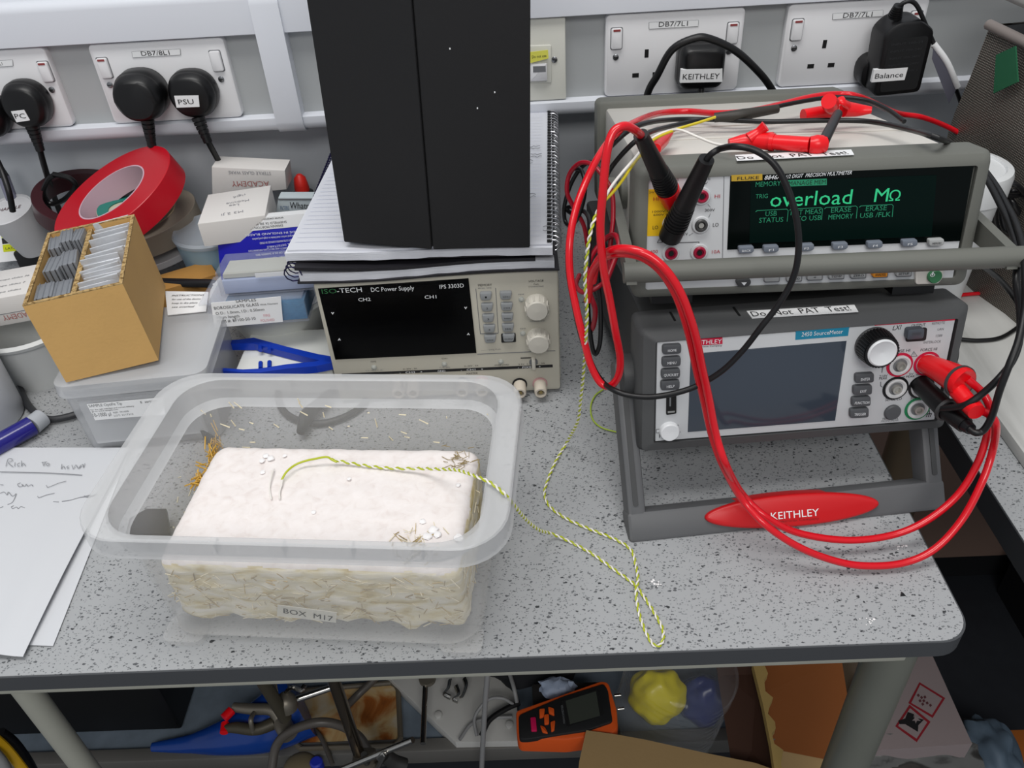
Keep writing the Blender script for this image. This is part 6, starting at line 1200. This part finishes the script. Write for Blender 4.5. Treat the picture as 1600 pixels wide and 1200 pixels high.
for u, v in ((960, 1087), (965, 1108)): mb = MB(); mb.cyl(U(u, v, .088), U(u+10, v-1, .088), .0022, CHROME, 10); mb.build('port', R, world=True)
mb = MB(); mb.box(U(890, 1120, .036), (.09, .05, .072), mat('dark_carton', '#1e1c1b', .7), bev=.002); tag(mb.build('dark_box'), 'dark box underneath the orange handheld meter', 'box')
# clear bottle with coloured contents
R = thing('plastic_jar', 'clear ribbed plastic jar holding yellow and blue bags under the bench', 'jar', U(1055, 1100)); c0 = U(1058, 1105, .06)
CL = mat('jar_clear', '#c8ccd0', .06, alpha=.09, spec=1)
mb = MB(); pr = [(.062, -.065)]
for k in range(12): pr += [(.066, -.060+k*.010), (.0635, -.055+k*.010)]
pr += [(.05, .062), (.03, .068)]
mb.lathe(pr, CL, Matrix.Translation((c0.x, c0.y+.02, SZ+.0665)) @ Matrix.Rotation(math.radians(8), 4, 'Y'), 48); mb.build('jar_body', R, world=True)
for nm, u, v, rx, rz, m_ in (('yellow_bag', 1026, 1088, .036, .044, mat('bag_yellow', '#d2c20a', .3, bump=.7, bscale=40)), ('blue_bag', 1098, 1096, .031, .044, mat('bag_navy', '#16245e', .3, bump=.7, bscale=40))):
    b = bmesh.new(); bmesh.ops.create_icosphere(b, subdivisions=4, radius=1); cc = P(u, v, y=c0.y+.02)
    for v_ in b.verts: k = 1+.16*noise.noise(v_.co*2.2+Vector((rx*90, 0, 0))); v_.co = cc+Vector((v_.co.x*rx*k*(1-.25*max(0, -v_.co.z)), v_.co.y*rx*.8*k, v_.co.z*rz*k))
    mb = MB(); mb.bm(b, m_); o = mb.build(nm); tag(o, 'crumpled yellow bag inside the clear jar' if nm[0] == 'y' else 'crumpled navy blue bag inside the clear jar', 'bag')
# cardboard pieces
CB2 = mat('cardboard_plain', '#a0845a', .85, var=.06, vscale=20, bump=.2, bscale=200)
def board(name, lab, q, z, th, m, cat='cardboard', wob=0):
    pts = [P(u, v, z=z+dz) for u, v, dz in q]; n = len(pts); nn = (pts[1]-pts[0]).cross(pts[2]-pts[0]).normalized()
    if nn.z > 0: nn = -nn
    mb = MB(); mb.add(pts+[p+nn*th for p in pts], [tuple(range(n)), tuple(range(n, 2*n))[::-1]]+[(i, n+i, n+(i+1) % n, (i+1) % n) for i in range(n)], m); return tag(mb.build(name, smooth=False), lab, cat)
board('cardboard_flap', 'torn tan cardboard flap at the bottom edge below the orange meter', [(916, 1141, 0), (960, 1147, 0), (1010, 1156, 0), (1100, 1176, 0), (1180, 1192, 0), (1290, 1230, 0), (900, 1240, 0), (905, 1190, 0)], -.40, .004, CB2)
R = thing('brown_carton', 'open orange-brown cardboard carton under the right of the bench', 'box', P(1260, 1150, z=-.55))
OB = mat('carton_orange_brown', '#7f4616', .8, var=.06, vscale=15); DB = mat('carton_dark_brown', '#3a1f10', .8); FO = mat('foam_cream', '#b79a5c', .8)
def pl(mb, q, m, th=.004):
    pts = [P(u, v, z=z) for u, v, z in q]; n = len(pts); nn = (pts[1]-pts[0]).cross(pts[2]-pts[0]).normalized()
    if nn.dot(pts[0]-CAM) < 0: nn = -nn
    return mb.add(pts+[p+nn*th for p in pts], [tuple(range(n)), tuple(range(n, 2*n))[::-1]]+[(i, n+i, n+(i+1) % n, (i+1) % n) for i in range(n)], m)
mb = MB(); pl(mb, [(1165, 1030, -.40), (1315, 1030, -.40), (1330, 1125, -.47), (1318, 1192, -.52), (1205, 1170, -.51), (1175, 1090, -.45)], OB); mb.build('side_panel', R, world=True, smooth=False)
mb = MB(); pl(mb, [(1205, 1160, -.505), (1318, 1172, -.515), (1300, 1225, -.54), (1205, 1215, -.54)], CB2); mb.build('bottom_flap', R, world=True, smooth=False)
mb = MB(); pl(mb, [(1120, 1042, -.40), (1180, 1040, -.40), (1200, 1110, -.41), (1214, 1215, -.42), (1150, 1230, -.44), (1138, 1140, -.44)], DB); mb.build('side_panel', R, world=True, smooth=False)
mb = MB(); wav = [(1176, 1036), (1195, 1040), (1200, 1052), (1194, 1062), (1196, 1080), (1208, 1090), (1203, 1100), (1200, 1115), (1211, 1128), (1212, 1138), (1206, 1146), (1210, 1162), (1224, 1172), (1222, 1182), (1220, 1195), (1228, 1210), (1212, 1215), (1204, 1160), (1192, 1100)]
pts = [P(u, v, z=-.385) for u, v in wav]; n = len(pts); mb.add(pts+[p-Vector((0, 0, .012)) for p in pts], [tuple(range(n))[::-1], tuple(range(n, 2*n))]+[(i, n+i, n+(i+1) % n, (i+1) % n) for i in range(n)], FO); mb.build('foam_strip', R, world=True, smooth=False)
# hazard carton
R = thing('hazard_carton', 'white carton with two red hazard diamonds behind the bench leg', 'box', P(1440, 1120, z=-.60)); M = FLAT(0, 0, -.50)
mb = MB(); quad(mb, M, [(1330, 1020), (1455, 1020), (1519, 1162), (1370, 1172)], 0, .22, mat('carton_mauve_white', '#958888', .7), local=False)
RD = mat('hazard_red', '#8c1f2a', .6); zh = crop(1050, 980, 2.9091); ZH = lambda *a: L2(*a, f=zh)
for dpts, ipts in (((1125, 250, 1242, 322, 1185, 412, 1075, 345), (1128, 262, 1228, 324, 1182, 398, 1088, 343)), ((1080, 352, 1175, 430, 1113, 522, 1015, 450), (1082, 368, 1160, 432, 1112, 506, 1028, 448))):
    quad(mb, M, ZH(*dpts), -.0004, 0, RD, local=False); quad(mb, M, ZH(*ipts), -.0008, 0, mat('carton_mauve_white', '#958888', .7), local=False)
quad(mb, M, ZH(1072, 385, 1100, 395, 1098, 410, 1145, 420, 1120, 445, 1118, 475, 1085, 455, 1060, 440, 1035, 440, 1030, 425, 1060, 415), -.0012, 0, INK, local=False)
quad(mb, M, ZH(1105, 398, 1112, 408, 1125, 402, 1118, 415, 1130, 425, 1114, 424, 1108, 438, 1104, 424, 1092, 424, 1102, 414), -.0016, 0, mat('carton_mauve_white', '#958888', .7), local=False)
for k, (x, y) in enumerate(((1120, 310), (1135, 320), (1145, 335), (1128, 335), (1150, 318), (1160, 345), (1175, 355), (1140, 350))): quad(mb, M, ZH(x-7, y-2, x+1, y-8, x+7, y+1, x-1, y+7), -.0012, 0, mat('hazard_brown', '#5c3438', .6), local=False)
mb.build('carton_body', R, world=True)
FW2 = mat('foil_wrap', '#6a6966', .25, metal=.7, bump=1, bscale=35)
mb = MB(); p = [P(u, v, z=-.52).xy for u, v in ((1365, 1160), (1530, 1160), (1575, 1215), (1340, 1240))]
grid_sheet(mb, p, -.505, FW2, lambda a_, b_: .012*noise.noise(Vector((a_*4, b_*4, 0)))-.02*a_*a_-.05*b_, 24, 16); tag(mb.build('foil_sheet'), 'crinkled grey foil sheet at the bottom right below the hazard carton', 'foil')
mb = MB(); b = bmesh.new(); bmesh.ops.create_icosphere(b, subdivisions=4, radius=1); c0 = P(1548, 1180, z=-.6)
for v in b.verts: k = 1+.35*noise.noise(v.co*2.4); v.co = c0+Vector((v.co.x*.035*k, v.co.y*.05*k, v.co.z*.03*k))
mb.bm(b, mat('wrap_blue_grey', '#5a6b7b', .6, bump=.5, bscale=40)); tag(mb.build('wrapping_film'), 'blue-grey plastic film bunched at the bottom right corner', 'plastic film')
mb = MB(); mb.box(P(1606, 1196, z=-.62)-Vector((0, 0, .05)), (.07, .10, .10), mat('carton_orange', '#b06426', .8), pose(0, 0, 0), bev=.001); tag(mb.build('orange_carton'), 'orange-brown carton corner at the bottom right of the floor', 'box')
# yellow/black item bottom left
R = thing('yellow_strip', 'yellow and black strip leaning at the bottom left corner', 'strip', P(20, 1180, y=.46)); mb = MB()
mb.tube([P(-12, 1150, y=.46), P(8, 1168, y=.46), P(28, 1192, y=.455), P(45, 1215, y=.45)], .005, mat('strip_yellow', '#c79a10', .4), 10, 4, flat=.6); mb.build('yellow_edge', R, world=True)
mb = MB(); mb.tube([P(0, 1145, y=.475), P(20, 1160, y=.475), P(42, 1190, y=.47), P(55, 1215, y=.465)], .006, BLACK, 10, 4); mb.build('black_edge', R, world=True)
mb = MB(); mb.tube([P(-14, 1172, y=.45), P(2, 1190, y=.445), P(12, 1210, y=.44)], .006, GC, 10, 4); mb.build('grey_edge', R, world=True)
# dusty lump and blue cap near stand base, crumbs on the bench
mb = MB(); b = bmesh.new(); bmesh.ops.create_icosphere(b, subdivisions=3, radius=1); c0 = P(470, 1200, z=-.5)
for v in b.verts: v.co = c0+Vector((v.co.x*.022, v.co.y*.02, v.co.z*.012))
mb.bm(b, mat('lump_tan', '#6b6048', .8)); tag(mb.build('rubber_bung'), 'tan rubber bung at the bottom edge left of the retort stand', 'bung')
mb = MB(); mb.lathe([(.008, 0), (.008, .012), (.006, .014), (0, .014)], mat('cap_blue', '#2433a8', .4), Matrix.Translation(P(497, 1198, z=-.5)), 20); tag(mb.build('blue_stopper'), 'small blue stopper at the bottom edge beside the retort stand', 'stopper')
mb = MB(); q = P(1410, 929, z=.0); mb.add([q+Vector((-.0022, -.0016, 0)), q+Vector((.0022, -.0014, 0)), q+Vector((0, .0026, 0)), q+Vector((0, 0, .0022))], [(0, 2, 1), (0, 1, 3), (1, 2, 3), (2, 0, 3)], BLACK); tag(mb.build('plastic_chip', smooth=False), 'tiny black triangular chip on the bench near the right corner', 'chip')
mb = MB(); rn = random.Random(4)
for k in range(26):
    u, v, s = ((1358, 970, 9), (1025, 912, 7), (1408, 855, 6))[k % 3]; p = P(u+rn.gauss(0, s*.8), v+rn.gauss(0, s*.4), z=.0006); blob(mb, p, rn.uniform(.0004, .0010), PST, .5, k)
tag(mb.build('white_crumbs'), 'scattered white crumbs on the bench top', 'crumbs', kind='stuff')
